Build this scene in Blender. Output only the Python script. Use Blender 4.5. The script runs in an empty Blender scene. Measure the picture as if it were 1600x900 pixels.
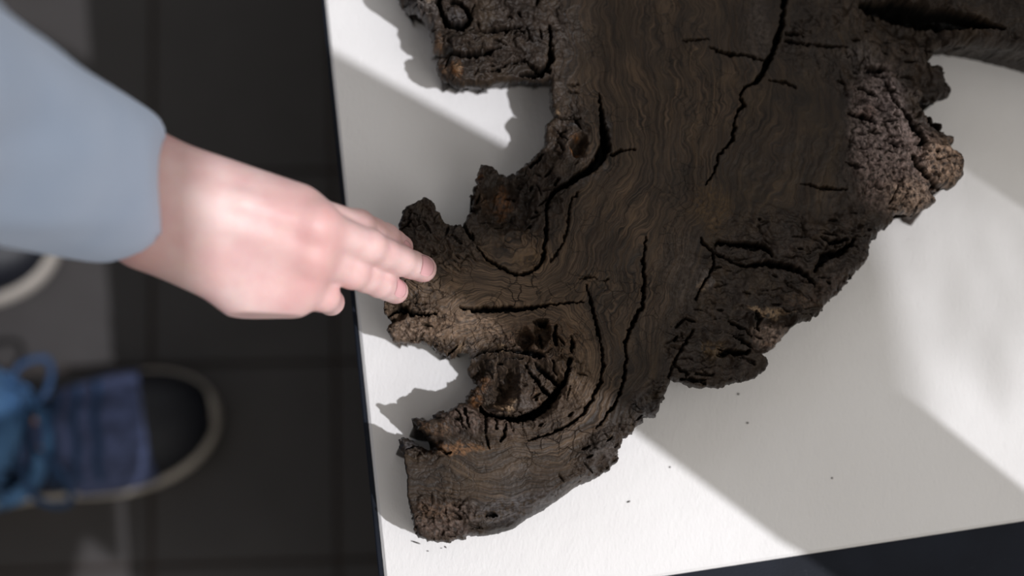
import bpy, math, random
import numpy as np
from mathutils import Vector, Matrix
random.seed(4)
rng = np.random.RandomState(7)
C = bpy.context.scene.collection
SC = bpy.context.scene

# ------------------------------------------------------------------ camera
T = 0.45                       # height of the table top
FPX = 2667.0                   # focal length in pixels at 1600 wide (60 mm)
TH, PS, DIST = 10.0, 3.0, 0.97
_f = np.array([math.tan(math.radians(PS)), math.tan(math.radians(TH)), -1.0]); _f /= np.linalg.norm(_f)
_r = np.cross(_f, [0, 1, 0]); _r /= np.linalg.norm(_r)
_u = np.cross(_r, _f)
_c = np.array([0, 0, T]) - _f * DIST
cd = bpy.data.cameras.new('camera'); cam = bpy.data.objects.new('camera', cd); C.objects.link(cam)
cd.sensor_width = 36.0; cd.lens = 60.0; cd.clip_start = 0.02; cd.clip_end = 60
cam.matrix_world = Matrix(((_r[0], _u[0], -_f[0], _c[0]), (_r[1], _u[1], -_f[1], _c[1]), (_r[2], _u[2], -_f[2], _c[2]), (0, 0, 0, 1)))
SC.camera = cam

def P(x, y, z):
    """photo pixel -> world point on the horizontal plane z (arrays welcome)"""
    x = np.asarray(x, float); y = np.asarray(y, float)
    D = [_f[i] * FPX + _r[i] * (x - 800) + _u[i] * (450 - y) for i in range(3)]
    t = (z - _c[2]) / D[2]
    return np.stack([_c[0] + D[0] * t, _c[1] + D[1] * t, z + 0 * t], -1)
def PV(x, y, z): return Vector([float(v) for v in P(x, y, z)])

fp = P(690, 560, T + 0.045)
cd.dof.use_dof = True
cd.dof.focus_distance = float((fp - _c) @ _f)
cd.dof.aperture_fstop = 2.2
cd.dof.aperture_blades = 9

# ------------------------------------------------------------------ light
SUN_AZ, SUN_EL = math.radians(-30), math.radians(60)
SUN = np.array([math.cos(SUN_EL) * math.cos(SUN_AZ), math.cos(SUN_EL) * math.sin(SUN_AZ), math.sin(SUN_EL)])
w = bpy.data.worlds.new('world'); SC.world = w; w.use_nodes = True
w.node_tree.nodes['Background'].inputs[0].default_value = (1.0, 0.95, 0.885, 1)
w.node_tree.nodes['Background'].inputs[1].default_value = 0.37
sl = bpy.data.lights.new('sun', 'SUN'); so = bpy.data.objects.new('sun', sl); C.objects.link(so)
sl.energy = 2.6; sl.angle = math.radians(0.2); sl.color = (0.95, 0.95, 1.0)
so.rotation_euler = Vector(SUN).to_track_quat('Z', 'Y').to_euler(); so.location = (3, -2, 5)
def area(name, loc, target, sx, sy, power, col):
    l = bpy.data.lights.new(name, 'AREA'); o = bpy.data.objects.new(name, l); C.objects.link(o)
    l.shape = 'RECTANGLE'; l.size = sx; l.size_y = sy; l.energy = power; l.color = col
    o.location = loc; o.rotation_euler = (Vector(loc) - Vector(target)).to_track_quat('Z', 'Y').to_euler()
area('window_daylight', (1.5, -0.8, 2.5), (0.1, 0, 0.45), 2.2, 2.0, 25, (1.0, 0.965, 0.94))
area('north_fill', (0.4, 2.4, 2.4), (0.1, 0, 0.45), 2.4, 1.4, 9, (0.93, 0.96, 1.0))  # added fill lamp for the left sides, no opening stands there
SC.view_settings.view_transform = 'Standard'; SC.view_settings.look = 'None'
SC.view_settings.gamma = 1.0; SC.view_settings.use_curve_mapping = False
SC.view_settings.exposure = 0.0

# ------------------------------------------------------------------ helpers
def link_mesh(name, verts, faces, mat=None, parent=None, smooth=True):
    me = bpy.data.meshes.new(name)
    verts = np.asarray(verts, np.float32)
    if isinstance(faces, np.ndarray):
        n, k = faces.shape
        me.vertices.add(len(verts)); me.vertices.foreach_set('co', verts.ravel())
        me.loops.add(n * k); me.loops.foreach_set('vertex_index', faces.astype(np.int32).ravel())
        me.polygons.add(n)
        me.polygons.foreach_set('loop_start', np.arange(0, n * k, k, dtype=np.int32))
        me.polygons.foreach_set('loop_total', np.full(n, k, np.int32))
        me.update(calc_edges=True); me.validate()
    else:
        me.from_pydata([tuple(map(float, v)) for v in verts], [], faces); me.update()
    if smooth: me.polygons.foreach_set('use_smooth', np.ones(len(me.polygons), bool))
    if mat: me.materials.append(mat)
    o = bpy.data.objects.new(name, me); C.objects.link(o)
    if parent: o.parent = parent
    return o
def tag(o, label=None, cat=None, group=None, kind=None):
    if label: o['label'] = label
    if cat: o['category'] = cat
    if group: o['group'] = group
    if kind: o['kind'] = kind
    return o
def empty(name, loc=(0, 0, 0)):
    o = bpy.data.objects.new(name, None); C.objects.link(o); o.location = loc; return o
def prism(poly, z0, z1, ch=0.0):
    """vertical prism over a polygon (list of xy), optional top chamfer"""
    n = len(poly); poly = np.array(poly, float)
    cen = poly.mean(0)
    a = sum(poly[i][0] * poly[(i + 1) % n][1] - poly[(i + 1) % n][0] * poly[i][1] for i in range(n))
    if a < 0: poly = poly[::-1]
    rings = [(poly, z0), (poly, z1 - ch)]
    if ch > 0:
        ins = []
        for i in range(n):
            p0, p1, p2 = poly[i - 1], poly[i], poly[(i + 1) % n]
            e1 = (p1 - p0) / np.linalg.norm(p1 - p0); e2 = (p2 - p1) / np.linalg.norm(p2 - p1)
            n1 = np.array([-e1[1], e1[0]]); n2 = np.array([-e2[1], e2[0]])
            b = n1 + n2; b = b / (b @ n1)
            ins.append(p1 + b * ch)
        rings.append((np.array(ins), z1))
    V = []; Fc = []
    for pl, z in rings: V += [(p[0], p[1], z) for p in pl]
    for k in range(len(rings) - 1):
        for i in range(n):
            j = (i + 1) % n; Fc.append((k * n + i, k * n + j, (k + 1) * n + j, (k + 1) * n + i))
    Fc.append(tuple(range(n))[::-1]); Fc.append(tuple(range((len(rings) - 1) * n, len(rings) * n)))
    return V, Fc
def tube(pts, r, seg=10, closed=False):
    pts = [Vector(p) for p in pts]; V = []; Fc = []
    n = len(pts)
    rr = r if hasattr(r, '__len__') else [r] * n
    up = Vector((0.1, 0.2, 1)).normalized()
    for i, p in enumerate(pts):
        a = pts[min(i + 1, n - 1)] - pts[max(i - 1, 0)]; a.normalize()
        s = a.cross(up).normalized(); t = s.cross(a)
        for k in range(seg):
            q = 2 * math.pi * k / seg
            V.append(p + (s * math.cos(q) + t * math.sin(q)) * rr[i])
    for i in range(n - 1):
        for k in range(seg):
            k2 = (k + 1) % seg
            Fc.append((i * seg + k, i * seg + k2, (i + 1) * seg + k2, (i + 1) * seg + k))
    Fc.append(tuple(range(seg))[::-1]); Fc.append(tuple((n - 1) * seg + k for k in range(seg)))
    return V, Fc
def catmull(pts, m=8):
    pts = [np.array(p, float) for p in pts]; out = []
    for i in range(len(pts) - 1):
        p0 = pts[max(i - 1, 0)]; p1 = pts[i]; p2 = pts[i + 1]; p3 = pts[min(i + 2, len(pts) - 1)]
        for k in range(m):
            t = k / m
            out.append(0.5 * ((2 * p1) + (p2 - p0) * t + (2 * p0 - 5 * p1 + 4 * p2 - p3) * t * t + (3 * p1 - p0 - 3 * p2 + p3) * t ** 3))
    out.append(pts[-1]); return out

# numpy noise
_perm = rng.permutation(256); _perm = np.concatenate([_perm, _perm])
_ga = rng.rand(256) * 2 * np.pi; _gx = np.cos(_ga); _gy = np.sin(_ga)
def gn(x, y):
    xi = np.floor(x).astype(np.int64); yi = np.floor(y).astype(np.int64)
    xf = x - xi; yf = y - yi
    u = xf * xf * xf * (xf * (xf * 6 - 15) + 10); v = yf * yf * yf * (yf * (yf * 6 - 15) + 10)
    xi &= 255; yi &= 255; x1 = (xi + 1) & 255; y1 = (yi + 1) & 255
    def g(a, b, dx, dy):
        h = _perm[_perm[a] + b]; return _gx[h] * dx + _gy[h] * dy
    a = g(xi, yi, xf, yf); b = g(x1, yi, xf - 1, yf); c = g(xi, y1, xf, yf - 1); d = g(x1, y1, xf - 1, yf - 1)
    return (a + (b - a) * u + ((c + (d - c) * u) - (a + (b - a) * u)) * v) * 1.5
def fbm(x, y, o=4, g=0.5):
    s = 0; a = 1; t = 0
    for i in range(o):
        s = s + a * gn(x + 17.3 * i, y - 9.1 * i); t += a; a *= g; x = x * 2.03; y = y * 2.03
    return s / t * 1.4
def ridged(x, y, o=4):
    s = 0; a = 1; t = 0
    for i in range(o):
        s = s + a * (1 - np.abs(gn(x + 31.7 * i, y + 5.3 * i)) * 2); t += a; a *= 0.55; x = x * 2.1; y = y * 2.1
    return s / t
def cell(x, y):
    """F2-F1 and id of a jittered cell grid"""
    xi = np.floor(x).astype(np.int64); yi = np.floor(y).astype(np.int64)
    f1 = np.full(x.shape, 9.0); f2 = np.full(x.shape, 9.0); idn = np.zeros(x.shape)
    for dx in (-1, 0, 1):
        for dy in (-1, 0, 1):
            a = (xi + dx) & 255; b = (yi + dy) & 255
            h = _perm[_perm[a] + b]; h2 = _perm[h + 37 & 511]
            px = xi + dx + 0.15 + 0.7 * h / 255; py = yi + dy + 0.15 + 0.7 * h2 / 255
            d = np.hypot(px - x, py - y)
            m = d < f1
            f2 = np.where(m, f1, np.minimum(f2, d)); idn = np.where(m, h / 255.0, idn); f1 = np.where(m, d, f1)
    return f2 - f1, idn
def sst(a, b, x):
    t = np.clip((x - a) / (b - a), 0, 1); return t * t * (3 - 2 * t)

# surface nets
def surfnet(S, org, h):
    neg = S < 0
    nx, ny, nz = S.shape
    cnt = np.zeros((nx - 1, ny - 1, nz - 1), np.int32); acc = np.zeros((nx - 1, ny - 1, nz - 1, 3), np.float32)
    def sl(d, c): return tuple(slice(c[k], c[k] + S.shape[k] - 1) if True else 0 for k in range(3))
    for ax in range(3):
        for o1 in (0, 1):
            for o2 in (0, 1):
                a = [0, 0, 0]; oth = [k for k in range(3) if k != ax]
                a[oth[0]] = o1; a[oth[1]] = o2; b = list(a); b[ax] = 1
                A = S[sl(0, a)]; B = S[sl(0, b)]
                m = (A < 0) != (B < 0)
                t = np.where(m, A / np.where(m, A - B, 1), 0)
                cnt += m
                for k in range(3):
                    acc[..., k] += np.where(m, a[k] + (t if k == ax else 0), 0)
    act = cnt > 0
    idx = -np.ones(cnt.shape, np.int64); idx[act] = np.arange(act.sum())
    loc = np.argwhere(act).astype(np.float32)
    V = (loc + acc[act] / cnt[act][:, None]) * h + np.array(org, np.float32)
    F = []
    for ax in range(3):
        A = [slice(1, -1)] * 3; B = [slice(1, -1)] * 3
        A[ax] = slice(0, -1); B[ax] = slice(1, None)
        a = neg[tuple(A)]; b = neg[tuple(B)]
        m = a != b; L = np.argwhere(m); flip = a[m]
        off = np.array([1, 1, 1]); off[ax] = 0; L = L + off
        o = [k for k in range(3) if k != ax]
        e1 = np.zeros(3, int); e1[o[0]] = 1; e2 = np.zeros(3, int); e2[o[1]] = 1
        g = lambda q: idx[q[:, 0], q[:, 1], q[:, 2]]
        q = np.stack([g(L - e1 - e2), g(L - e2), g(L), g(L - e1)], 1)
        if ax == 1: flip = ~flip
        q[~flip] = q[~flip][:, ::-1]
        F.append(q)
    F = np.concatenate(F); F = F[(F >= 0).all(1)]
    return V, F
class SDF:
    def __init__(s, lo, hi, h):
        s.lo = np.array(lo, float); s.h = h
        s.ax = [np.arange(lo[k], hi[k] + h, h, dtype=np.float32) for k in range(3)]
        s.S = np.full([len(a) for a in s.ax], 1.0, np.float32)
    def _box(s, a, b, r, k):
        m = r + 2.5 * k + 3 * s.h
        return tuple(slice(max(0, int((min(a[i], b[i]) - m - s.lo[i]) / s.h)), max(1, int((max(a[i], b[i]) + m - s.lo[i]) / s.h) + 2)) for i in range(3))
    def _cone(s, bx, a, b, ra, rb, sq):
        x = s.ax[0][bx[0]][:, None, None]; y = s.ax[1][bx[1]][None, :, None]; z = s.ax[2][bx[2]][None, None, :]
        d = b - a; L = d @ d + 1e-12
        t = np.clip(((x - a[0]) * d[0] + (y - a[1]) * d[1] + (z - a[2]) * d[2]) / L, 0, 1)
        dx = (x - a[0] - t * d[0]) / sq[0]; dy = (y - a[1] - t * d[1]) / sq[1]; dz = (z - a[2] - t * d[2]) / sq[2]
        return (np.sqrt(dx * dx + dy * dy + dz * dz) - (ra + (rb - ra) * t)).astype(np.float32)
    def add(s, a, b, ra, rb=None, k=0.004, sq=(1, 1, 1)):
        rb = ra if rb is None else rb
        a = np.array(a, float); b = np.array(b, float); bx = s._box(a, b, max(ra, rb) * max(sq), k)
        S = s.S[bx]
        if S.size == 0: return
        D = s._cone(bx, a, b, ra, rb, sq)
        hh = np.clip(0.5 + 0.5 * (S - D) / k, 0, 1)
        s.S[bx] = S * (1 - hh) + D * hh - k * hh * (1 - hh)
    def sub(s, a, b, ra, rb=None, k=0.002, sq=(1, 1, 1)):
        rb = ra if rb is None else rb
        a = np.array(a, float); b = np.array(b, float); bx = s._box(a, b, max(ra, rb) * max(sq), k)
        S = s.S[bx]
        if S.size == 0: return
        D = -s._cone(bx, a, b, ra, rb, sq)
        hh = np.clip(0.5 - 0.5 * (S - D) / k, 0, 1)
        s.S[bx] = S * (1 - hh) + D * hh + k * hh * (1 - hh)
    def halfspace(s, p, n, keep=True):
        """cut away everything on the side n points to"""
        x = s.ax[0][:, None, None]; y = s.ax[1][None, :, None]; z = s.ax[2][None, None, :]
        D = ((x - p[0]) * n[0] + (y - p[1]) * n[1] + (z - p[2]) * n[2]).astype(np.float32)
        s.S = np.maximum(s.S, D)
    def mesh(s):
        s.S[0] = s.S[-1] = 1; s.S[:, 0] = s.S[:, -1] = 1; s.S[:, :, 0] = s.S[:, :, -1] = 1
        return surfnet(s.S, s.lo, s.h)

# ------------------------------------------------------------------ materials
class NB:
    def __init__(s, name):
        s.m = bpy.data.materials.new(name); s.m.use_nodes = True; s.t = s.m.node_tree
        s.b = s.t.nodes['Principled BSDF']
    def n(s, typ, **kw):
        nd = s.t.nodes.new(typ)
        for k, v in kw.items():
            if k.startswith('i_'):
                k2 = k[2:]; k2 = int(k2) if k2.isdigit() else k2
                if isinstance(v, bpy.types.NodeSocket): s.t.links.new(v, nd.inputs[k2])
                else: nd.inputs[k2].default_value = v
            else: setattr(nd, k, v)
        return nd
    def l(s, a, b): s.t.links.new(a, b)
    def math(s, op, a, b=0.5, c=None):
        nd = s.t.nodes.new('ShaderNodeMath'); nd.operation = op
        for i, v in enumerate((a, b, c)):
            if v is None: continue
            if isinstance(v, bpy.types.NodeSocket): s.l(v, nd.inputs[i])
            else: nd.inputs[i].default_value = v
        return nd.outputs[0]
    def mix(s, fac, a, b, mode='MIX'):
        nd = s.t.nodes.new('ShaderNodeMix'); nd.data_type = 'RGBA'; nd.blend_type = mode
        for sock, v in ((nd.inputs[0], fac), (nd.inputs[6], a), (nd.inputs[7], b)):
            if isinstance(v, bpy.types.NodeSocket): s.l(v, sock)
            else: sock.default_value = v if not isinstance(v, tuple) else (*v[:3], 1)
        return nd.outputs[2]
    def noise(s, vec, scale, detail=3, rough=0.5, dist=0.0):
        nd = s.n('ShaderNodeTexNoise', i_Scale=scale, i_Detail=detail, i_Roughness=rough, i_Distortion=dist)
        if vec is not None: s.l(vec, nd.inputs['Vector'])
        return nd.outputs['Fac']
    def ramp(s, fac, stops):
        nd = s.t.nodes.new('ShaderNodeValToRGB'); s.l(fac, nd.inputs[0])
        el = nd.color_ramp.elements
        while len(el) < len(stops): el.new(0.5)
        for e, (p, c) in zip(el, stops):
            e.position = p; e.color = (*c, 1) if len(c) == 3 else c
        return nd.outputs[0]
    def bump(s, h, strength, dist, prev=None):
        nd = s.n('ShaderNodeBump', i_Strength=strength, i_Distance=dist); s.l(h, nd.inputs['Height'])
        if prev is not None: s.l(prev, nd.inputs['Normal'])
        return nd.outputs[0]
    def out(s, col=None, rough=None, nor=None, **kw):
        for k, v in (('Base Color', col), ('Roughness', rough), ('Normal', nor)):
            if v is None: continue
            if isinstance(v, bpy.types.NodeSocket): s.l(v, s.b.inputs[k])
            else: s.b.inputs[k].default_value = (*v, 1) if isinstance(v, tuple) else v
        for k, v in kw.items(): s.b.inputs[k.replace('_', ' ')].default_value = v
        return s.m
def geo(nb): return nb.n('ShaderNodeNewGeometry').outputs['Position']
def simple(name, col, rough, nscale=60, amt=0.15, bump=0.2, bd=0.0005, **kw):
    nb = NB(name); p = geo(nb)
    nz = nb.noise(p, nscale, 4)
    c = nb.ramp(nz, [(0.3, tuple(v * (1 - amt) for v in col)), (0.7, tuple(min(1, v * (1 + amt)) for v in col))])
    return nb.out(c, rough, nb.bump(nz, bump, bd), **kw)

def m_board():
    nb = NB('white_textured_paper_board'); p = geo(nb)
    mp = nb.n('ShaderNodeMapping'); nb.l(p, mp.inputs[0]); mp.inputs['Rotation'].default_value = (0, 0, 0.25); mp.inputs['Scale'].default_value = (1, 0.45, 1)
    a = nb.noise(mp.outputs[0], 620, 3, 0.6); b = nb.noise(p, 45, 3, 0.5); c = nb.noise(p, 9, 2)
    col = nb.ramp(c, [(0.3, (0.765, 0.75, 0.735)), (0.7, (0.80, 0.787, 0.775))])
    nr = nb.bump(a, 0.45, 0.0007); nr = nb.bump(b, 0.45, 0.0016, nr)
    return nb.out(col, 0.62, nr)
def m_black():
    nb = NB('dark_table_surface'); p = geo(nb)
    a = nb.noise(p, 900, 3, 0.6); b = nb.noise(p, 30, 3)
    col = nb.ramp(b, [(0.3, (0.0045, 0.0065, 0.012)), (0.7, (0.008, 0.011, 0.019))])
    mp = nb.n('ShaderNodeMapping'); nb.l(p, mp.inputs[0]); mp.inputs['Scale'].default_value = (1, 7, 1); mp.inputs['Rotation'].default_value = (0, 0, 0.6)
    s = nb.noise(mp.outputs[0], 160, 2, 0.5, 2.0)
    s2 = nb.math('GREATER_THAN', s, 0.73)
    col = nb.mix(nb.math('MULTIPLY', s2, 0.25), col, (0.09, 0.10, 0.12))
    nb.b.inputs['Specular IOR Level'].default_value = .16
    return nb.out(col, 0.55, nb.bump(a, 0.35, 0.0004))
def m_tile():
    nb = NB('dark_stone_tile'); p = geo(nb)
    a = nb.noise(p, 14, 5, 0.6); b = nb.noise(p, 300, 2)
    col = nb.ramp(a, [(0.3, (0.036, 0.032, 0.031)), (0.75, (0.050, 0.045, 0.044))])
    return nb.out(col, 0.5, nb.bump(b, 0.15, 0.0003))
M_TILE = m_tile()
M_GROUT = simple('floor_grout', (0.058, 0.042, 0.034), 0.9, 200)
M_BOARD = m_board(); M_BLACK = m_black()
M_BASE = simple('black_plinth_paint', (0.012, 0.012, 0.013), 0.5, 40)
M_WALL = simple('plaster_wall', (0.30, 0.29, 0.28), 0.9, 20)
M_FRAME = simple('window_frame_metal', (0.08, 0.08, 0.085), 0.5, 30)

# ------------------------------------------------------------------ room
V, Fc = prism([(-4, -4), (4, -4), (4, 4), (-4, 4)], -0.08, -0.004)
floor = link_mesh('floor', V, Fc, M_GROUT, smooth=False); tag(floor, kind='structure')
TWX, TWY = 0.1500, 0.1620
V, Fc = prism([(-TWX / 2 + .0016, -TWY / 2 + .0016), (TWX / 2 - .0016, -TWY / 2 + .0016), (TWX / 2 - .0016, TWY / 2 - .0016), (-TWX / 2 + .0016, TWY / 2 - .0016)], -0.006, 0.0, 0.0008)
tile_me = None
o1 = P(236, 860, 0); o2 = P(237, 600, 0)
TROT = math.atan2(-(o2 - o1)[0], (o2 - o1)[1])
TO = P(236, 884, 0)
for i in range(-13, 4):
    for j in range(-7, 10):
        lx = (i + 0.5) * TWX; ly = (j + 0.5) * TWY
        x = TO[0] + lx * math.cos(TROT) - ly * math.sin(TROT); y = TO[1] + lx * math.sin(TROT) + ly * math.cos(TROT)
        if tile_me is None:
            o = link_mesh('floor_tile', V, Fc, M_TILE, floor, smooth=False); tile_me = o.data
        else:
            o = bpy.data.objects.new('floor_tile', tile_me); C.objects.link(o); o.parent = floor
        o.location = (x, y, random.uniform(-0.0006, 0.0003)); o.rotation_euler = (random.uniform(-.002, .002), random.uniform(-.002, .002), TROT)
for nm, poly in (('wall_left', [(-4, -4), (-3.9, -4), (-3.9, 4), (-4, 4)]), ('wall_back', [(-4, 3.9), (4, 3.9), (4, 4), (-4, 4)])):
    V, Fc = prism(poly, -0.004, 4.2); tag(link_mesh(nm, V, Fc, M_WALL, smooth=False), kind='structure')

# unseen window on the sunny side: post and added blockers outlined from their shade
def sun_blocker(name, pts, X, mat, thick=0.03, parent=None, z0=None):  # outlines an unseen blocker by projecting its shade back towards the sun
    q = []
    for (a, b) in pts:
        p = P(a, b, T if z0 is None else z0); t = (X - p[0]) / SUN[0]; q.append(p + SUN * t)
    q = np.array(q); n = len(q)
    V = [tuple(v) for v in q] + [(v[0] + thick, v[1], v[2]) for v in q]
    Fc = [tuple(range(n)), tuple(range(2 * n - 1, n - 1, -1))] + [(i, i + n, (i + 1) % n + n, (i + 1) % n) for i in range(n)]
    return link_mesh(name, V, Fc, mat, parent, smooth=False)
XW = 0.95
win = empty('window_1', (XW, -0.6, 0)); tag(win, kind='structure')
def wp(*a, **k):
    o = sun_blocker(*a, **k); o.parent = win; o.matrix_parent_inverse = Matrix.Translation((-XW, 0.6, 0)); return o
wp('window_post', [(-500, -436), (530, 130), (740, 245), (1340, 622), (1560, 800), (1800, 1000), (1640, 1140), (1250, 864), (1215, 845), (980, 668), (560, 392), (300, 240), (-500, -250)], XW, M_FRAME)
wp('shade_panel', [(1180, -900), (1225, 60), (1510, 270), (1600, 330), (2300, 830), (2300, -900)], XW + 0.02, M_FRAME)  # added opaque panel, cut to end the sunlit band on the right
nb = NB('sun_dimmer'); pz = geo(nb)  # partly transparent material for an added sheet that weakens the sun
tr = nb.n('ShaderNodeBsdfTransparent'); tl_ = nb.n('ShaderNodeBsdfTranslucent'); mx = nb.n('ShaderNodeMixShader')
fo = nb.noise(pz, 7, 2, 0.5)
nb.l(nb.ramp(fo, [(.3, (.5, .5, .5)), (.6, (1, 1, 1))]), tr.inputs[0]); tl_.inputs[0].default_value = (.5, .5, .5, 1)
mx.inputs[0].default_value = 0.12; nb.l(tr.outputs[0], mx.inputs[1]); nb.l(tl_.outputs[0], mx.inputs[2])
nb.l(mx.outputs[0], nb.t.nodes['Material Output'].inputs['Surface'])
M_DIMMER = nb.m
wp('sun_dimmer', [(1175, -700), (1175, 700), (2200, 1300), (2200, -700)], XW + 0.06, M_DIMMER, thick=0.0005)  # added unseen sheet, dims the sun on the right of the board
wp('shade_panel', [(-250, 590), (95, 588), (172, 577), (178, 760), (184, 878), (128, 836), (92, 980), (-250, 980)], XW, M_FRAME, z0=0.0, thick=.003)  # added panel, shaped to keep the sun off the floor around the shoe
tag(sun_blocker('far_shade_blocker', [(255, 60), (195, 300), (240, 520), (-900, 640), (-900, -300)], 2.4, M_WALL, z0=T + .13), kind='structure')  # added far blocker, keeps the sun off the wrist and sleeve
OUT = tag(sun_blocker('far_shade_blocker', [(830, -900), (830, 305), (1340, 640), (1305, 420), (1270, 330), (1215, 200), (1190, -900)], 3.0, M_WALL), kind='structure')  # added far blocker, casts the soft shade over the slab centre

# ------------------------------------------------------------------ table and board
def lint(p, d, q, e):
    A = np.array([[d[0], -e[0]], [d[1], -e[1]]]); t = np.linalg.solve(A, (q - p)[:2]); return (p + d * t[0])[:2]
L0 = P(502, 0, T); L1 = P(591, 893, T); ld = (L0 - L1) / np.linalg.norm(L0 - L1)
B0 = P(507.5, 0, T); B1 = P(600, 893, T); bd_ = (B0 - B1) / np.linalg.norm(B0 - B1)
E0 = P(1041, 899.5, T); E1 = P(1600, 814, T); ed = (E1 - E0) / np.linalg.norm(E1 - E0)
tl = empty('table', (float(L1[0]) + 0.5, float(L1[1]) + 0.3, 0))
tag(tl, 'large black table standing on the dark tiled floor, carrying a white board', 'table')
nrm = np.array([ld[1], -ld[0], 0.0])
c0 = L1 - ld * 0.14
tp = [c0[:2], (c0 + nrm * 1.25)[:2], (c0 + nrm * 1.25 + ld * 0.95)[:2], (c0 + ld * 0.95)[:2]]
def under(o, par):
    o.parent = par; o.matrix_parent_inverse = Matrix.Translation(par.location).inverted(); return o
V, Fc = prism(tp, T - 0.025, T, 0.0006); under(link_mesh('tabletop', V, Fc, M_BLACK, smooth=False), tl)
q = [c0 + nrm * .02 + ld * .02, c0 + nrm * 1.23 + ld * .02, c0 + nrm * 1.23 + ld * .93, c0 + nrm * .02 + ld * .93]
V, Fc = prism([v[:2] for v in q], 0.0, T - 0.025); under(link_mesh('plinth', V, Fc, M_BASE, smooth=False), tl)
cb = lint(B1, bd_, E0, ed); cb = np.array([*cb, T])
bp = [cb[:2], (cb + ed * 0.95)[:2], (cb + ed * 0.95 + bd_ * 0.64)[:2], (cb + bd_ * 0.64)[:2]]
BT = T + 0.0025
V, Fc = prism(bp, T + 0.0001, BT, 0.0016)
bo = link_mesh('board', V, Fc, M_BOARD, smooth=False)
tag(bo, 'white textured board lying on the black table under the dark wood slab', 'board')

# ------------------------------------------------------------------ the wood slab
ZS = BT                         # the slab lies on the board
ZREF = T + 0.045
OUTL = [(600,-60),(622,0),(644,17),(672,36),(673,51),(676,72),(686,77),(700,80),(684,85),(681,91),(684,108),(691,119),(705,128),(724,135),(730,131),(763,135),(772,128),(802,127),(816,124),(847,128),(860,122),(858,144),(860,167),(866,178),(861,187),(853,192),(852,205),(853,219),(844,231),(830,247),(810,262),(794,267),(785,264),(774,257),(755,253),(747,260),(745,281),(736,300),(738,316),(737,324),(744,327),(733,331),(723,349),(713,349),(705,348),(698,348),(691,342),(690,332),(681,327),(681,317),(674,312),(667,308),(660,306),(655,312),(647,316),(640,319),(634,319),(630,327),(627,337),(623,348),(622,359),(627,373),(634,388),(634,404),(626,420),(618,438),(606,455),(599,470),(600,487),(606,495),(613,500),(606,509),(604,515),(611,526),(614,533),(629,534),(643,534),(650,537),(656,532),(665,536),(679,541),(682,550),(693,552),(704,559),(711,559),(714,552),(722,548),(732,549),(738,556),(733,565),(735,579),(743,586),(749,593),(738,601),(730,612),(728,622),(727,626),(715,631),(704,638),(696,641),(685,640),(677,645),(677,652),(671,654),(663,656),(649,651),(641,652),(646,659),(654,668),(663,676),(671,690),(674,697),(666,700),(660,693),(642,687),(630,681),(622,686),(624,698),(631,717),(636,745),(636,776),(641,795),(645,820),(650,837),(664,843),(683,845),(705,848),(711,843),(728,842),(733,837),(755,836),(780,832),(805,825),(830,807),(852,795),(880,776),(905,757),(933,746),(955,732),(969,720),(969,707),(975,684),(989,678),(992,668),(1005,660),(1006,648),(1017,650),(1030,648),(1039,626),(1049,592),(1056,598),(1064,596),(1077,604),(1093,606),(1110,604),(1127,605),(1138,600),(1165,594),(1182,590),(1196,579),(1203,567),(1199,557),(1193,550),(1210,543),(1221,537),(1224,529),(1234,519),(1245,505),(1254,501),(1268,498),(1288,486),(1289,478),(1304,464),(1321,450),(1331,436),(1342,422),(1351,414),(1360,405),(1364,389),(1365,370),(1375,368),(1373,360),(1389,353),(1398,346),(1400,333),(1411,329),(1422,330),(1435,334),(1443,326),(1458,321),(1465,311),(1458,301),(1453,294),(1467,296),(1486,294),(1494,289),(1498,279),(1505,278),(1504,270),(1505,256),(1504,242),(1501,236),(1490,233),(1481,228),(1482,223),(1494,222),(1493,214),(1486,209),(1477,208),(1470,192),(1455,180),(1442,172),(1437,160),(1440,155),(1465,156),(1475,147),(1487,146),(1495,140),(1492,125),(1487,117),(1482,105),(1477,99),(1460,95),(1456,90),(1462,80),(1470,73),(1500,72),(1530,77),(1555,82),(1590,90),(1640,104),(1720,120),(1790,90),(1800,-40),(1760,-140),(1500,-170),(1000,-175),(640,-160)]
STEP = 1.3
gx = np.arange(588, 1815, STEP); gy = np.arange(-185, 862, STEP)
X, Y = np.meshgrid(gx, gy, indexing='ij')

# coarse fields, bilinear upsampling
CS = 4.0
cgx = np.arange(570, 1835, CS); cgy = np.arange(-205, 885, CS)
CX, CY = np.meshgrid(cgx, cgy, indexing='ij')
def samp(A, x, y):
    u = np.clip((x - cgx[0]) / CS, 0, len(cgx) - 1.001); v = np.clip((y - cgy[0]) / CS, 0, len(cgy) - 1.001)
    i = u.astype(int); j = v.astype(int); a = u - i; b = v - j
    return (A[i, j] * (1 - a) + A[i + 1, j] * a) * (1 - b) + (A[i, j + 1] * (1 - a) + A[i + 1, j + 1] * a) * b
def polysdf(poly, x, y):
    d = np.full(x.shape, 1e9); ins = np.zeros(x.shape, bool); n = len(poly)
    for i in range(n):
        ax, ay = poly[i]; bx, by = poly[(i + 1) % n]
        dx, dy = bx - ax, by - ay
        t = np.clip(((x - ax) * dx + (y - ay) * dy) / (dx * dx + dy * dy + 1e-9), 0, 1)
        d = np.minimum(d, (x - ax - t * dx) ** 2 + (y - ay - t * dy) ** 2)
        c = ((ay > y) != (by > y)) & (x < (bx - ax) * (y - ay) / (by - ay + 1e-12) + ax)
        ins ^= c
    return np.where(ins, 1, -1) * np.sqrt(d)
SDc = polysdf(OUTL, CX, CY)

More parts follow.
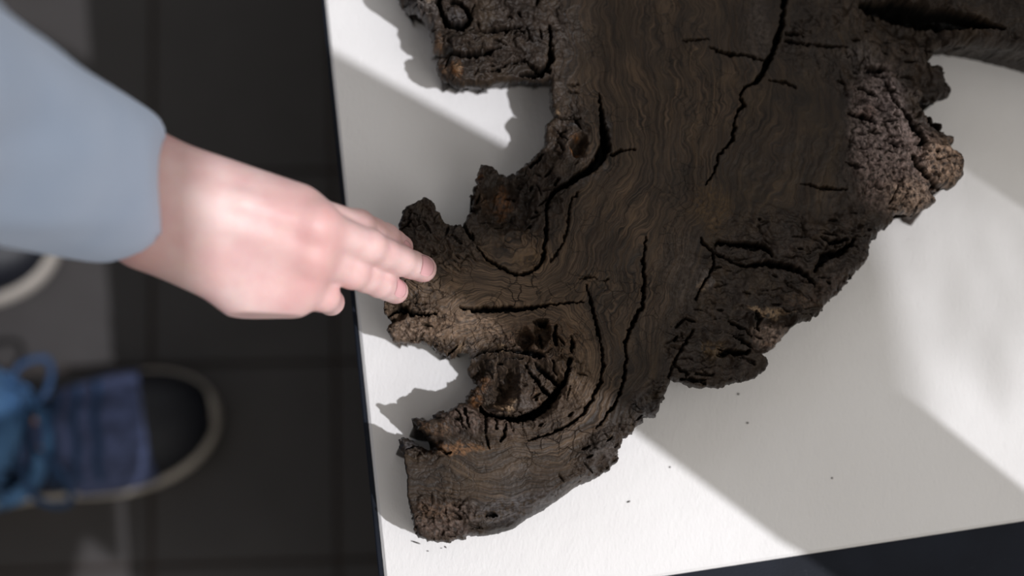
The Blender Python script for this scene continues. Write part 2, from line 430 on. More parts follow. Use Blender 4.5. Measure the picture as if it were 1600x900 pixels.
def ell(x, y, cx, cy, rx, ry, ang=0, soft=0.35):
    a = math.radians(ang); c, s = math.cos(a), math.sin(a)
    u = ((x - cx) * c + (y - cy) * s) / rx; v = (-(x - cx) * s + (y - cy) * c) / ry
    return 1 - sst(1 - soft, 1 + soft, np.sqrt(u * u + v * v))

# where the surface is bark-like and broken (1) or sanded smooth (0)
RB = [(760,50,130,70,0,.9),(690,30,90,60,0,1),(890,225,26,60,0,.8),(800,290,85,60,-25,1),(690,360,70,60,30,.75),(640,500,60,40,10,.6),(700,545,60,18,12,.8),
      (820,600,95,85,0,1),(720,660,70,30,25,.7),(1160,420,60,60,0,.8),(1250,400,130,60,15,1),(1120,530,85,80,0,.8),(1240,480,110,50,-25,.75),
      (1340,380,60,80,30,1),(1420,230,100,130,20,1),(1370,110,70,80,0,.9),(1450,120,70,60,0,.9),(1290,60,70,70,0,.45),(1400,40,80,50,0,.7),(690,815,60,45,0,.8),
      (950,700,60,34,-30,.8),(1020,630,34,34,0,.9),(830,300,60,60,0,.8),(650,690,50,26,20,.7)]
wx = X + fbm(X / 24, Y / 24, 3) * 9; wy = Y + fbm(X / 24 + 50, Y / 24 + 50, 3) * 9
R = np.zeros(X.shape)
for (cx, cy, rx, ry, a, v) in RB: R = np.maximum(R, v * ell(wx, wy, cx, cy, rx, ry, a, .3))
# signed distance with ragged edge
amp = 1.0 + 2.2 * R
DX = fbm(X / 8, Y / 8, 2) * amp; DY = fbm(X / 8 + 90, Y / 8 + 40, 2) * amp
SD = samp(SDc, X + DX, Y + DY)
edge_rough = 1 - sst(6, 34, SD)
smooth_edge = np.maximum.reduce([ell(X, Y, 800, 830, 160, 40, -12), ell(X, Y, 640, 760, 30, 60, 0)])
R = np.maximum(R, edge_rough * 0.55 * (1 - smooth_edge))

# grain potential: thin plate spline through hand laid flow lines
GL = [(1.0,[(868,-60),(880,0),(885,120),(925,215),(900,290),(868,320),(866,400),(845,432),(800,440),(740,430),(690,400),(640,370)]),
      (1.7,[(920,-60),(925,20),(935,110),(965,210),(935,300),(905,360),(885,430),(805,465),(710,455),(640,435)]),
      (2.4,[(965,-60),(970,50),(980,130),(1000,220),(972,300),(930,380),(912,440),(860,466),(760,476),(610,475)]),
      (3.1,[(1010,-60),(1015,60),(1025,150),(1032,250),(1005,330),(968,400),(940,470),(948,560),(932,620),(885,668),(800,690),(700,668),(650,655)]),
      (2.0,[(640,505),(720,500),(800,488),(870,500),(918,560),(902,620),(850,662),(780,675)]),
      (3.8,[(1065,-60),(1070,60),(1082,150),(1076,300),(1034,400),(1010,500),(1000,580),(960,650),(880,708),(780,722),(690,705),(640,705)]),
      (4.6,[(1120,-60),(1125,60),(1140,150),(1112,300),(1068,400),(1048,500),(1022,600),(980,670),(900,738),(780,765),(640,745)]),
      (5.4,[(1180,-60),(1180,20),(1190,120),(1152,250),(1112,380),(1084,480),(1046,580),(990,665),(920,755),(800,805),(650,795)]),
      (6.3,[(1235,-60),(1240,50),(1258,150),(1230,280),(1182,390),(1142,490),(1100,600)]),
      (7.6,[(1300,-40),(1315,60),(1335,150),(1326,270),(1282,380),(1222,490),(1190,560)]),
      (9.0,[(1410,110),(1420,180),(1425,280),(1370,380),(1300,450)]),
      (9.6,[(1330,-60),(1420,-20),(1520,30),(1640,70),(1780,90)]),
      (12.,[(1400,-120),(1500,-80),(1600,-40),(1780,0)]),
      (0.0,[(660,-60),(700,20),(760,60),(830,110)]),(0.6,[(860,210),(830,270),(780,300),(740,330)]),
      (-.8,[(790,560),(820,600),(850,590)])]
cp = np.array([(x, y) for s, l in GL for x, y in l], float); cv = np.array([s for s, l in GL for _ in l], float)
def tps(r2): return 0.5 * r2 * np.log(r2 + 1e-9)
sc_ = 400.0; q = cp / sc_
K = tps(((q[:, None] - q[None]) ** 2).sum(-1)) + 0.0006 * np.eye(len(q))
Pm = np.c_[np.ones(len(q)), q]; A = np.block([[K, Pm], [Pm.T, np.zeros((3, 3))]])
sol = np.linalg.solve(A, np.r_[cv, 0, 0, 0])
Gc = sol[-3] + sol[-2] * CX / sc_ + sol[-1] * CY / sc_
for k in range(len(q)): Gc = Gc + sol[k] * tps((CX / sc_ - q[k, 0]) ** 2 + (CY / sc_ - q[k, 1]) ** 2)
grain = samp(Gc, X, Y)
grain = grain + fbm(X / 60, Y / 60, 3) * 0.22 + fbm(X / 17, Y / 17, 2) * 0.045 * (1 + 2 * R)

LNS = np.maximum.reduce([ell(X, Y, 700, 470, 170, 90, 0, .4), ell(X, Y, 850, 590, 100, 130, 0, .4), ell(X, Y, 800, 730, 190, 80, -15, .4) * .3, ell(X, Y, 1010, 150, 170, 260, 0, .4) * .36, ell(X, Y, 820, 400, 50, 40, 0, .4), ell(X, Y, 960, 400, 110, 150, 0, .5) * .5, np.full(X.shape, .12)])
# heights in millimetres above the reference board
Z = 46 + fbm(X / 150, Y / 150, 2) * 2.2
HB = [  # cx, cy, rx, ry, angle, dz, soft
 (800,305,62,62,-20,-9,.5),(790,318,34,34,0,-8,.5),(760,275,22,20,0,4,.5),(822,262,22,18,-30,4,.5),(800,396,52,30,8,-2.5,.15),(858,225,20,22,0,-7,.5),(905,228,10,14,0,-12,.6),
 (826,606,56,46,-15,-11,.18),(762,598,40,44,0,-18,.45),(742,570,18,20,0,-10,.5),(822,529,13,18,0,-13,.25),(846,523,9,21,6,-12,.3),(880,530,20,24,0,-1.5,.3),
 (735,655,40,24,30,2.5,.4),(785,665,30,16,-8,2.5,.4),(680,668,30,12,30,2,.5),
 (618,486,16,12,0,-9,.4),(625,525,22,12,0,-3,.4),(665,695,16,10,20,-11,.5),
 (900,770,110,18,-38,-4,.6),(800,815,80,22,-12,-5,.5),(690,822,46,22,4,-3,.2),
 (955,712,30,14,-45,-5,.5),(1025,632,18,22,0,-9,.4),(1208,522,34,26,-30,-11,.25),(1190,506,22,12,20,4,.5),
 (1150,402,70,16,8,-2,.4),(1075,430,40,60,10,3.5,.8),(1050,300,30,60,10,-2,.8),(1185,230,70,60,0,2.5,.8),(1255,300,90,50,10,-3,.8),(1300,330,60,20,-25,-3,.7),
 (1240,360,70,22,15,2.5,.6),(1310,420,60,26,-35,-3,.5),(1120,560,70,34,0,-2.5,.7),(1300,460,34,24,-30,-6,.4),
 (1395,215,60,90,10,3,.7),(1470,262,38,32,30,5,.25),(1425,300,36,32,20,1,.4),(1470,125,38,26,20,-9,.4),(1400,140,50,40,0,-4,.6),(1340,110,20,14,0,-5,.5),
 (1560,30,190,60,18,15,.35),(1700,0,200,90,10,10,.5),(1420,40,60,24,10,-8,.6),
 (700,20,46,36,-60,-5,.5),(668,10,20,30,-50,7,.4),(712,28,18,22,0,6,.35),(760,66,80,16,0,3,.5),(770,104,70,14,0,0,.4),(690,70,16,22,0,-3,.4),(690,105,16,18,0,-4,.4),
 (1185,50,34,60,10,1.6,.7),(1120,120,60,30,0,1,.8),(960,60,80,60,0,-1.5,.9),(1000,350,60,40,0,1.5,.9),(930,330,40,30,0,1.5,.8)]
for (cx, cy, rx, ry, a, dz, sf) in HB: Z = Z + dz * ell(wx, wy, cx, cy, rx, ry, a, sf)

# broken texture: plates with deep joints, stretched along three directions
def plates(ang, lx, ly, seed):
    a = math.radians(ang); c, s = math.cos(a), math.sin(a)
    u = (wx * c + wy * s) / lx + seed; v = (-wx * s + wy * c) / ly + seed
    e, i = cell(u, v)
    return e, i
TB = [(0, 760, 60, 170, 90), (10, 1220, 410, 190, 90), (70, 1400, 200, 140, 130), (-60, 800, 290, 110, 80), (80, 820, 590, 120, 110), (5, 1120, 550, 120, 80)]
wsum = np.full(X.shape, 0.05); RG = ridged(X / 16, Y / 16, 4) * 0.05
EC = np.zeros(X.shape); 
e0, i0 = plates(25, 22, 11, 0.3); EC += 0.05 * sst(0, .22, e0); ID = 0.05 * i0
for k, (ang, cx, cy, rx, ry) in enumerate(TB):
    wgt = ell(X, Y, cx, cy, rx, ry, 0, .5) + 1e-4
    a = math.radians(ang); c, s = math.cos(a), math.sin(a)
    u = wx * c + wy * s; v = -wx * s + wy * c
    e, i = plates(ang, 62, 17, 3.1 * k); e2, i2 = plates(ang, 16, 7, 7.7 * k)
    EC += wgt * (0.85 * sst(0, .10, e) + 0.15 * sst(0, .2, e2)); ID = ID + wgt * (.5 + (i - .5) * sst(0, .35, e))
    RG += wgt * (.6 * ridged(u / 60 + k, v / 13, 3) + .4 * ridged(u / 40 + k, v / 4.2, 2)); wsum += wgt; ID += 0
EC /= wsum; RG /= wsum; ID = ID / wsum
fine = fbm(X / 5, Y / 5, 3); med = fbm(X / 15, Y / 15, 4)
Z = Z + R * ((EC - 1) * 4.2 * sst(-.25, .35, fbm(X / 40, Y / 40, 2)) + (ID - .5) * 3.5 + (RG - .5) * 3.0 + fbm(X / 30, Y / 30, 3) * 2.2 + med * .9 + fine * 0.22)
Z = Z + (1 - R) * (fbm(grain * 9, X * 0 + .5 + Y / 300, 2) * 0.35 + fine * 0.12)

# cracks
CR = [(16,[(1226,-30,8),(1222,20,7),(1219,45,8),(1212,65,8),(1205,85,7),(1195,105,8),(1188,122,6),(1175,133,6),(1160,140,4),(1156,152,4),(1159,168,6),(1150,178,3),(1145,200,4),(1143,222,3),(1132,234,2.5),(1122,245,3),(1115,270,2),(1100,292,1)]),
 (4,[(1066,66,2),(1085,66,4),(1106,64,2)]),(7,[(1108,75,2),(1120,82,4),(1137,87,6),(1165,90,4),(1190,98,2)]),
 (6,[(1226,54,4),(1240,58,5),(1254,60,2)]),(7,[(1226,66,3),(1240,71,6),(1265,74,4),(1290,75,4),(1322,76,2)]),(4,[(1200,128,2),(1225,132,4),(1242,140,2)]),
 (26,[(935,148,1),(938,175,5),(942,205,11),(945,230,16),(938,248,16),(927,262,12),(906,276,11),(885,289,9),(868,298,7),(858,308,6)]),
 (9,[(858,308,6),(854,331,4),(855,353,5),(852,381,5),(847,409,5),(835,423,5),(816,430,5),(797,427,5),(774,414,4),(758,403,3),(744,387,2)]),
 (5,[(904,302,1.5),(894,312,3),(888,328,3),(887,350,3.5),(881,378,2.5),(869,398,2),(860,412,1.5)]),
 (8,[(916,448,2),(921,470,3.5),(927,493,4),(934,520,3),(940,545,3),(942,573,3.5),(938,598,3.5),(927,618,4),(913,645,3.5),(893,662,3.5),(865,676,3),(824,689,1.5)]),
 (10,[(1008,374,1.5),(1003,408,3.5),(1004,425,5),(1006,436,5),(1002,480,4),(992,497,5),(981,522,5),(976,539,4),(978,566,3.5),(974,594,3.5),(963,628,3),(945,652,2),(930,672,1)]),
 (11,[(718,482,2),(740,485,7),(760,485,9),(782,484,9),(810,483,8),(838,481,5),(865,476,2.5),(913,473,1.5)]),
 (10,[(606,492,3),(626,479,8),(643,490,8),(665,492,4),(684,490,2)]),
 (9,[(1094,376,4),(1097,384,3),(1112,394,4),(1114,410,3),(1110,424,3),(1096,447,3),(1085,470,2)]),
 (11,[(1116,384,3),(1120,380,5),(1136,382,6),(1164,384,11),(1190,386,8),(1200,392,5),(1203,402,3)]),
 (11,[(1114,396,3),(1139,408,5),(1165,416,4),(1200,412,9),(1233,419,11),(1258,430,7),(1275,445,4)]),
 (12,[(1275,420,6),(1290,400,14),(1310,396,10),(1330,380,7),(1335,374,4)]),(9,[(1280,372,3),(1295,380,5),(1320,376,7)]),
 (5,[(1251,288,1.5),(1270,291,4),(1291,296,5),(1324,296,1.5)]),
 (8,[(1138,503,2),(1155,512,6),(1175,524,4)]),(8,[(1146,525,2),(1160,534,6),(1176,542,4)]),(5,[(1052,570,3),(1065,580,6),(1076,586,3)]),(8,[(1063,592,3),(1080,594,6),(1100,598,3)]),(4,[(1086,584,2),(1105,586,4),(1115,585,2)]),
 (9,[(1125,552,3),(1140,548,9),(1160,552,8),(1172,548,4)]),(5,[(1045,590,4),(1055,562,4),(1068,540,4),(1085,515,3)]),(7,[(1180,486,2),(1182,500,9),(1186,513,4)]),
 (14,[(745,49,3),(760,51,8),(780,49,8),(812,45,3)]),(14,[(700,82,4),(720,87,8),(750,86,8),(780,79,3)]),(9,[(770,113,3),(800,100,3),(820,95,3)]),(18,[(858,40,2),(860,70,5),(861,95,8),(845,118,10),(815,118,7)]),(10,[(820,98,3),(838,112,8),(858,112,7)]),
 (16,[(690,-20,8),(684,10,6),(700,40,9),(722,45,9),(735,30,7),(725,10,6),(708,0,8)]),
 (22,[(751,634,5),(758,646,7),(774,650,6),(789,653,9),(810,655,12),(831,649,14),(851,635,12),(865,620,11),(876,605,8),(885,592,6),(889,573,5),(891,560,4)]),
 (14,[(864,618,7),(850,605,6),(842,593,5),(828,578,3)]),(10,[(838,566,3),(845,574,8),(858,584,8),(873,598,5)]),(7,[(863,561,2),(866,570,5),(870,584,2)]),
 (11,[(790,547,3),(806,549,8),(822,550,10),(840,554,9),(850,558,3)]),(10,[(869,510,3),(867,522,7),(869,540,4)]),(9,[(893,526,2),(895,538,6),(893,550,3)]),(7,[(838,504,10),(853,503,8)]),
 (7,[(759,650,3),(759,664,5),(758,677,3)]),(6,[(774,656,3),(775,672,4)]),(6,[(726,638,3),(727,650,4),(734,668,2)]),(5,[(712,640,2),(720,655,3),(722,668,2)]),(7,[(790,665,3),(787,680,5),(783,690,3)]),
 (5,[(845,520,2),(848,545,3)]),(6,[(732,553,2),(755,548,4),(790,544,4)]),
 (16,[(1345,12,10),(1390,18,20),(1430,30,24),(1470,40,22),(1510,50,14),(1550,62,3)]),
 (9,[(1355,106,4),(1368,109,10),(1382,108,5)]),(9,[(1340,140,4),(1355,146,9),(1368,152,4)]),(10,[(1325,180,4),(1345,185,9),(1360,195,6)]),(9,[(1420,245,4),(1426,262,6),(1440,278,6),(1455,288,4),(1470,294,3)]),(9,[(1385,130,4),(1395,160,5),(1420,200,9),(1440,225,9),(1428,232,5)]),
 (9,[(1380,225,3),(1392,230,7),(1400,236,3)]),(6,[(1390,320,2),(1395,305,3),(1402,290,2)]),(9,[(1440,170,6),(1450,190,10),(1470,205,8)]),
 (6,[(865,182,3),(880,187,4),(905,188,2)]),(7,[(955,245,6),(970,238,3),(990,236,2)]),(8,[(850,238,3),(838,252,5),(828,262,3)]),(7,[(867,290,2),(872,280,4)]),(8,[(740,378,2),(730,365,4),(722,350,5)]),
 (6,[(760,806,3),(768,803,8),(776,806,3)]),(3,[(873,741,1.5),(877,748,3),(880,752,1.5)]),(6,[(671,693,8),(690,705,5),(705,710,2)]),
 (3,[(905,437,1.5),(918,435,3),(930,437,1.5)]),(3,[(935,441,1),(950,440,2)]),(3,[(886,146,1),(898,147,4),(905,148,1)]),(3,[(886,135,1),(897,134,3),(903,135,1)])]
crev = np.zeros(X.shape)
cwx = X + fbm(X / 9, Y / 9, 3) * 3.0; cwy = Y + fbm(X / 9 + 33, Y / 9 + 71, 3) * 3.0
for dep, pl in CR:
    for k in range(len(pl) - 1):
        (ax, ay, aw), (bx, by, bw) = pl[k], pl[k + 1]
        m = 12
        i0_ = np.searchsorted(gx, min(ax, bx) - m - 10); i1_ = np.searchsorted(gx, max(ax, bx) + m + 10)
        j0_ = np.searchsorted(gy, min(ay, by) - m - 10); j1_ = np.searchsorted(gy, max(ay, by) + m + 10)
        if i1_ <= i0_ or j1_ <= j0_: continue
        sx_ = cwx[i0_:i1_, j0_:j1_]; sy_ = cwy[i0_:i1_, j0_:j1_]
        dx, dy = bx - ax, by - ay; t = np.clip(((sx_ - ax) * dx + (sy_ - ay) * dy) / (dx * dx + dy * dy + 1e-9), 0, 1)
        d = np.hypot(sx_ - ax - t * dx, sy_ - ay - t * dy); wd = (aw + (bw - aw) * t) * 0.5
        c_ = (1 - sst(wd * 0.55, wd * 1.15 + 0.5, d)) * min(1.0, 1) * np.clip(wd / 1.2, .35, 1)
        sub_ = crev[i0_:i1_, j0_:j1_]; np.maximum(sub_, c_ * (dep / 30 + .02), out=sub_)
# short random checks along the rough areas
for k in range(190):
    while True:
        x0 = rng.uniform(600, 1520); y0 = rng.uniform(0, 840)
        i_ = min(int((x0 - gx[0]) / STEP), len(gx) - 1); j_ = min(int((y0 - gy[0]) / STEP), len(gy) - 1)
        if SD[i_, j_] > 4 and R[i_, j_] > 0.55: break
    L = rng.uniform(6, 26); wdt = rng.uniform(1.0, 2.8)
    gg = np.array([grain[min(i_ + 4, len(gx) - 1), j_] - grain[i_ - 4, j_], grain[i_, min(j_ + 4, len(gy) - 1)] - grain[i_, j_ - 4]])
    if R[i_, j_] > .7 and x0 > 1080: th = rng.uniform(-.1, .6)
    else: th = math.atan2(gg[1], gg[0]) + math.pi / 2 * (1 if rng.rand() < .6 else 0) + rng.uniform(-.3, .3)
    ax, ay, bx, by = x0 - math.cos(th) * L / 2, y0 - math.sin(th) * L / 2, x0 + math.cos(th) * L / 2, y0 + math.sin(th) * L / 2
    i0_ = max(0, int((min(ax, bx) - 8 - gx[0]) / STEP)); i1_ = int((max(ax, bx) + 8 - gx[0]) / STEP)
    j0_ = max(0, int((min(ay, by) - 8 - gy[0]) / STEP)); j1_ = int((max(ay, by) + 8 - gy[0]) / STEP)
    sx_ = cwx[i0_:i1_, j0_:j1_] * .3 + X[i0_:i1_, j0_:j1_] * .7; sy_ = cwy[i0_:i1_, j0_:j1_] * .3 + Y[i0_:i1_, j0_:j1_] * .7
    dx, dy = bx - ax, by - ay; t = np.clip(((sx_ - ax) * dx + (sy_ - ay) * dy) / (dx * dx + dy * dy + 1e-9), 0, 1)
    d = np.hypot(sx_ - ax - t * dx, sy_ - ay - t * dy); wd = wdt * (1 - np.abs(2 * t - 1) ** 2 * .9)
    c_ = (1 - sst(wd * .4, wd * 1.1 + .3, d)) * rng.uniform(.08, .22)
    sub_ = crev[i0_:i1_, j0_:j1_]; np.maximum(sub_, c_, out=sub_)
Z = Z - crev * 30
# edge profile
ew = 2.5 + 9 * R + 26 * ell(X, Y, 850, 806, 130, 40, -28, .5) + 20 * ell(X, Y, 965, 715, 40, 26, -50, .5) + 10 * ell(X, Y, 1340, 440, 60, 40, -45, .5)
ed_t = np.clip(SD / ew, 0, 1)
ed_drop = 3 + 9 * R + 16 * ell(X, Y, 850, 806, 130, 40, -28, .5)
Z = Z - ed_drop * (1 - np.sqrt(1 - (1 - ed_t) ** 2))
Z = np.maximum(Z, 6)

# tint patches: amber, ash grey and pale blotches
tint = np.zeros(X.shape + (4,))
AMB = (0.24, 0.10, 0.028); PAL = (0.42, 0.30, 0.19); ASH = (0.17, 0.155, 0.15); BRN = (0.115, 0.07, 0.042); PNK = (0.16, 0.115, 0.095); GRY = (0.10, 0.10, 0.108)
TN = [(752,596,14,10,AMB,.4),(745,625,9,14,AMB,.6),(800,626,7,6,PAL,1),(788,637,8,6,PAL,.9),(780,634,5,4,PAL,.9),(800,640,7,6,PAL,.9),(770,637,7,4,ASH,.8),(824,628,14,10,ASH,.35),(842,622,6,18,BRN,.9),
 (786,546,9,7,PAL,.6),(722,543,11,7,PAL,.6),(740,548,14,10,ASH,.9),(788,312,12,22,AMB,.5),(760,315,14,16,BRN,.6),(748,276,8,9,AMB,.5),(872,182,5,4,PAL,1),(896,238,7,5,AMB,1),(898,214,8,5,AMB,.6),(888,198,10,4,GRY,.7),
 (714,112,9,12,AMB,.8),(715,108,6,8,PAL,.5),(685,68,8,14,BRN,.9),(690,106,10,14,BRN,.8),(674,4,8,6,PAL,.7),(665,14,20,26,ASH,.45),(712,28,16,20,GRY,.5),
 (715,702,44,7,(0.26,0.14,0.07),.75),(680,672,30,10,BRN,.8),(735,655,36,20,PNK,.7),(785,668,24,12,PNK,.6),(700,510,100,22,(.25,.175,.12),.6),(640,520,34,16,(.24,.18,.14),.7),(680,455,50,22,(.16,.11,.07),.4),(900,560,30,70,(.17,.115,.07),.4),(845,530,60,30,BRN,.6),  # lighter browns along the upper arm have sunlight painted in
 (690,815,42,26,PNK,.7),(700,800,50,14,BRN,.7),(1185,485,14,5,PAL,.6),(1205,490,34,4,PAL,.6),(1208,525,30,20,PNK,.8),(1210,533,16,5,AMB,.5),(1208,522,28,16,(.26,.2,.165),.8),(1100,440,14,16,ASH,.5),(1094,452,8,8,PAL,.35),(1115,545,16,10,(0.2,.13,.06),.4),  # the faint pale spot beside the ash patch is a painted highlight
 (1400,260,60,60,(.33,.25,.225),.85),(1470,255,34,34,(0.40,0.28,0.20),.85),(1420,310,36,26,(0.46,0.34,0.26),.9),(1370,190,40,80,(.32,.26,.25),.75),(1345,95,22,24,ASH,.5),(1350,180,14,8,(0.3,.2,.17),.6),(1300,450,40,24,PNK,.3),  # right burl tints brightened to paint the sunlight on it
 (960,705,40,12,ASH,.4),(1010,640,20,20,GRY,.6),(800,800,90,18,GRY,.5),(860,780,70,16,GRY,.4),(645,692,18,8,GRY,.7),(943,225,7,40,GRY,.6),(905,282,26,8,GRY,.5),(1180,50,20,60,(.09,.075,.066),.5),(1060,420,30,60,(.085,.07,.06),.6),  # greys along the wide crack and lower side paint in a bluish sheen
 (1110,330,30,40,(0.10,0.062,0.025),.5),(830,405,26,20,(0.12,.075,.035),.6),(1255,470,30,10,BRN,.5)]
tn = fbm(X / 6, Y / 6, 4)
for (cx, cy, rx, ry, col, a) in TN:
    m_ = a * ell(wx, wy, cx, cy, rx, ry, 0, .5) * sst(-.35, .25, tn + .15)
    for k in range(3): tint[..., k] = tint[..., k] * (1 - m_) + col[k] * m_
    tint[..., 3] = tint[..., 3] * (1 - m_) + m_
tint[..., :3] /= np.maximum(tint[..., 3:], 1e-4)

# mesh
ni, nj = X.shape
ins = SD > 0
c4 = ins[:-1, :-1] | ins[1:, :-1] | ins[1:, 1:] | ins[:-1, 1:]
gxx, gyy = np.gradient(SD, STEP)
gl = np.maximum(np.hypot(gxx, gyy), .3)
mv = np.where(SD < 0, np.clip(-SD, 0, 2.2), 0)
PX = X + gxx / gl * mv; PY = Y + gyy / gl * mv
vid = -np.ones(X.shape, np.int64)
used = np.zeros(X.shape, bool)
used[:-1, :-1] |= c4; used[1:, :-1] |= c4; used[1:, 1:] |= c4; used[:-1, 1:] |= c4
vid[used] = np.arange(used.sum())
a = vid[:-1, :-1][c4]; b = vid[1:, :-1][c4]; c = vid[1:, 1:][c4]; d = vid[:-1, 1:][c4]
faces = np.stack([a, d, c, b], 1)
W = P(PX[used], PY[used], ZREF); W[:, 2] = ZS + Z[used] / 1000.0
# skirt down to the board
pad = np.zeros((ni + 1, nj + 1), bool); pad[1:-1, 1:-1] = c4
E_ = []
m = c4 & ~pad[0:-2, 1:-1]; E_.append(np.stack([vid[:-1, :-1][m], vid[:-1, 1:][m]], 1))
m = c4 & ~pad[2:, 1:-1];   E_.append(np.stack([vid[1:, 1:][m], vid[1:, :-1][m]], 1))
m = c4 & ~pad[1:-1, 0:-2]; E_.append(np.stack([vid[1:, :-1][m], vid[:-1, :-1][m]], 1))
m = c4 & ~pad[1:-1, 2:];   E_.append(np.stack([vid[:-1, 1:][m], vid[1:, 1:][m]], 1))
E_ = np.concatenate(E_)
bv = np.unique(E_); rem = -np.ones(len(W), np.int64); rem[bv] = np.arange(len(bv))
inw = np.stack([gxx[used][bv], gyy[used][bv]], 1); inw /= np.maximum(np.linalg.norm(inw, axis=1, keepdims=True), .2)
fx, fy = PX[used][bv], PY[used][bv]; zt = W[bv, 2] - ZS
allV = [W]; base = len(W); prev = bv
NR = 9
lowe = sst(690, 720, fy) * sst(1010, 980, fx)
att_src = [np.arange(len(W))]
for k in range(1, NR + 1):
    t = k / NR
    off = (7 * t * t) * lowe + (1 - lowe) * 24 * t ** .75 + (fbm(fx / 9 + k * .35, fy / 9 - k * .3, 3)) * 2.2 * math.sin(math.pi * t)
    qx = fx + inw[:, 0] * off; qy = fy + inw[:, 1] * off
    Wk = P(qx, qy, ZREF); Wk[:, 2] = ZS + zt * (1 - t)
    allV.append(Wk); cur = base + np.arange(len(bv)); att_src.append(bv)
    pa = prev[rem[E_[:, 0]]]; pb = prev[rem[E_[:, 1]]]; ca = cur[rem[E_[:, 0]]]; cb_ = cur[rem[E_[:, 1]]]
    faces = np.concatenate([faces, np.stack([pa, ca, cb_, pb], 1)])
    prev = cur; base += len(bv)
allV = np.concatenate(allV); src = np.concatenate(att_src)

def m_wood():
    nb = NB('dark_bog_wood')
    at = lambda n_: nb.n('ShaderNodeAttribute', attribute_name=n_)
    g = at('grain').outputs['Fac']; rg = at('rough').outputs['Fac']; cv_ = at('crev').outputs['Fac']; lns = at('lines').outputs['Fac']
    tnt = at('tint'); p = geo(nb)
    sep = nb.n('ShaderNodeSeparateXYZ'); nb.l(p, sep.inputs[0])
    def gv(a_, b_, c_):
        cb2 = nb.n('ShaderNodeCombineXYZ'); nb.l(nb.math('MULTIPLY', g, a_), cb2.inputs[0])
        nb.l(nb.math('MULTIPLY', sep.outputs[0], b_), cb2.inputs[1]); nb.l(nb.math('MULTIPLY', sep.outputs[1], c_), cb2.inputs[2]); return cb2.outputs[0]
    n1 = nb.noise(gv(7, 14, 14), 1.0, 4, 0.62, 0.5)
    n2 = nb.noise(gv(24, 40, 40), 1.0, 3, 0.6, 0.3)
    n3 = nb.noise(p, 26, 4, 0.6)
    n4 = nb.noise(p, 420, 3, 0.65)
    n5 = nb.noise(gv(3, 420, 420), 1.0, 2, .5)
    mixn = nb.math('ADD', nb.math('MULTIPLY', n1, 0.62), nb.math('MULTIPLY', n2, 0.38))
    col = nb.ramp(mixn, [(0.38, (0.004, 0.003, 0.0025)), (0.47, (0.014, 0.0095, 0.0062)), (0.55, (0.038, 0.0235, 0.0135)), (0.66, (0.090, 0.055, 0.029))])
    mott = nb.noise(gv(2.6, 34, 34), 1.0, 5, 0.68, 0.4)
    mc_ = nb.ramp(mott, [(0.36, (0.006, 0.0045, 0.0038)), (0.5, (0.017, 0.012, 0.0085)), (0.6, (0.034, 0.023, 0.0135)), (0.72, (0.062, 0.041, 0.020))])
    mf = nb.math('SUBTRACT', 0.95, nb.math('MULTIPLY', lns, 1.6)); mf = nb.math('MAXIMUM', mf, 0.12)
    col = nb.mix(mf, col, mc_)
    # thin dark ring lines that follow the grain
    lw = nb.math('ADD', nb.math('MULTIPLY', g, 7.0), nb.math('MULTIPLY', n3, 2.6))
    lw = nb.math('ADD', lw, nb.math('MULTIPLY', nb.noise(p, 110, 2, .5), 0.9))
    ln = nb.math('PINGPONG', lw, 0.5)
    lf = nb.ramp(ln, [(0.0, (1, 1, 1)), (0.19, (0, 0, 0))])
    lf = nb.math('MULTIPLY', lf, nb.math('MULTIPLY', nb.ramp(nb.noise(p, 22, 2), [(.4, (0, 0, 0)), (.6, (1, 1, 1))]), 0.75))
    col = nb.mix(nb.math('MULTIPLY', lns, .55), col, nb.mix(nb.ramp(n2, [(.35, (0, 0, 0)), (.65, (1, 1, 1))]), (0.040, 0.026, 0.016), (0.23, 0.155, 0.100)))
    col = nb.mix(nb.math('MULTIPLY', lf, lns), col, (0.006, 0.005, 0.0045))
    wv = nb.n('ShaderNodeVectorMath', operation='ADD'); nb.l(p, wv.inputs[0])
    nz3 = nb.n('ShaderNodeTexNoise', i_Scale=120.0, i_Detail=3.0); nb.l(p, nz3.inputs['Vector'])
    vs = nb.n('ShaderNodeVectorMath', operation='SCALE'); nb.l(nz3.outputs['Color'], vs.inputs[0]); vs.inputs['Scale'].default_value = 0.010; nb.l(vs.outputs[0], wv.inputs[1])
    vo = nb.n('ShaderNodeTexVoronoi', feature='DISTANCE_TO_EDGE', i_Scale=115.0); nb.l(wv.outputs[0], vo.inputs['Vector'])
    vm = nb.ramp(vo.outputs['Distance'], [(0.0, (1, 1, 1)), (0.055, (0, 0, 0))])
    vm = nb.math('MULTIPLY', vm, nb.math('MULTIPLY', nb.ramp(nb.noise(p, 38, 2), [(.45, (0, 0, 0)), (.56, (1, 1, 1))]), nb.math('MINIMUM', nb.math('MULTIPLY', lns, 1.1), 1.0)))
    col = nb.mix(vm, col, (0.004, 0.0035, 0.003))
    col = nb.mix(nb.math('MULTIPLY', nb.ramp(n3, [(0.42, (0, 0, 0)), (0.6, (1, 1, 1))]), 0.45), col, (0.016, 0.0125, 0.0105))
    rc = nb.ramp(nb.noise(p, 90, 5, 0.65), [(0.3, (0.010, 0.008, 0.0072)), (0.52, (0.034, 0.026, 0.022)), (0.72, (0.085, 0.062, 0.05))])
    col = nb.mix(nb.math('MULTIPLY', rg, 0.40), col, rc)
    tc = nb.mix(nb.ramp(n4, [(.35, (0, 0, 0)), (.65, (1, 1, 1))]), (0.35, 0.33, 0.32), (1.25, 1.2, 1.15))
    tcol = nb.mix(1.0, tnt.outputs['Color'], tc, 'MULTIPLY')
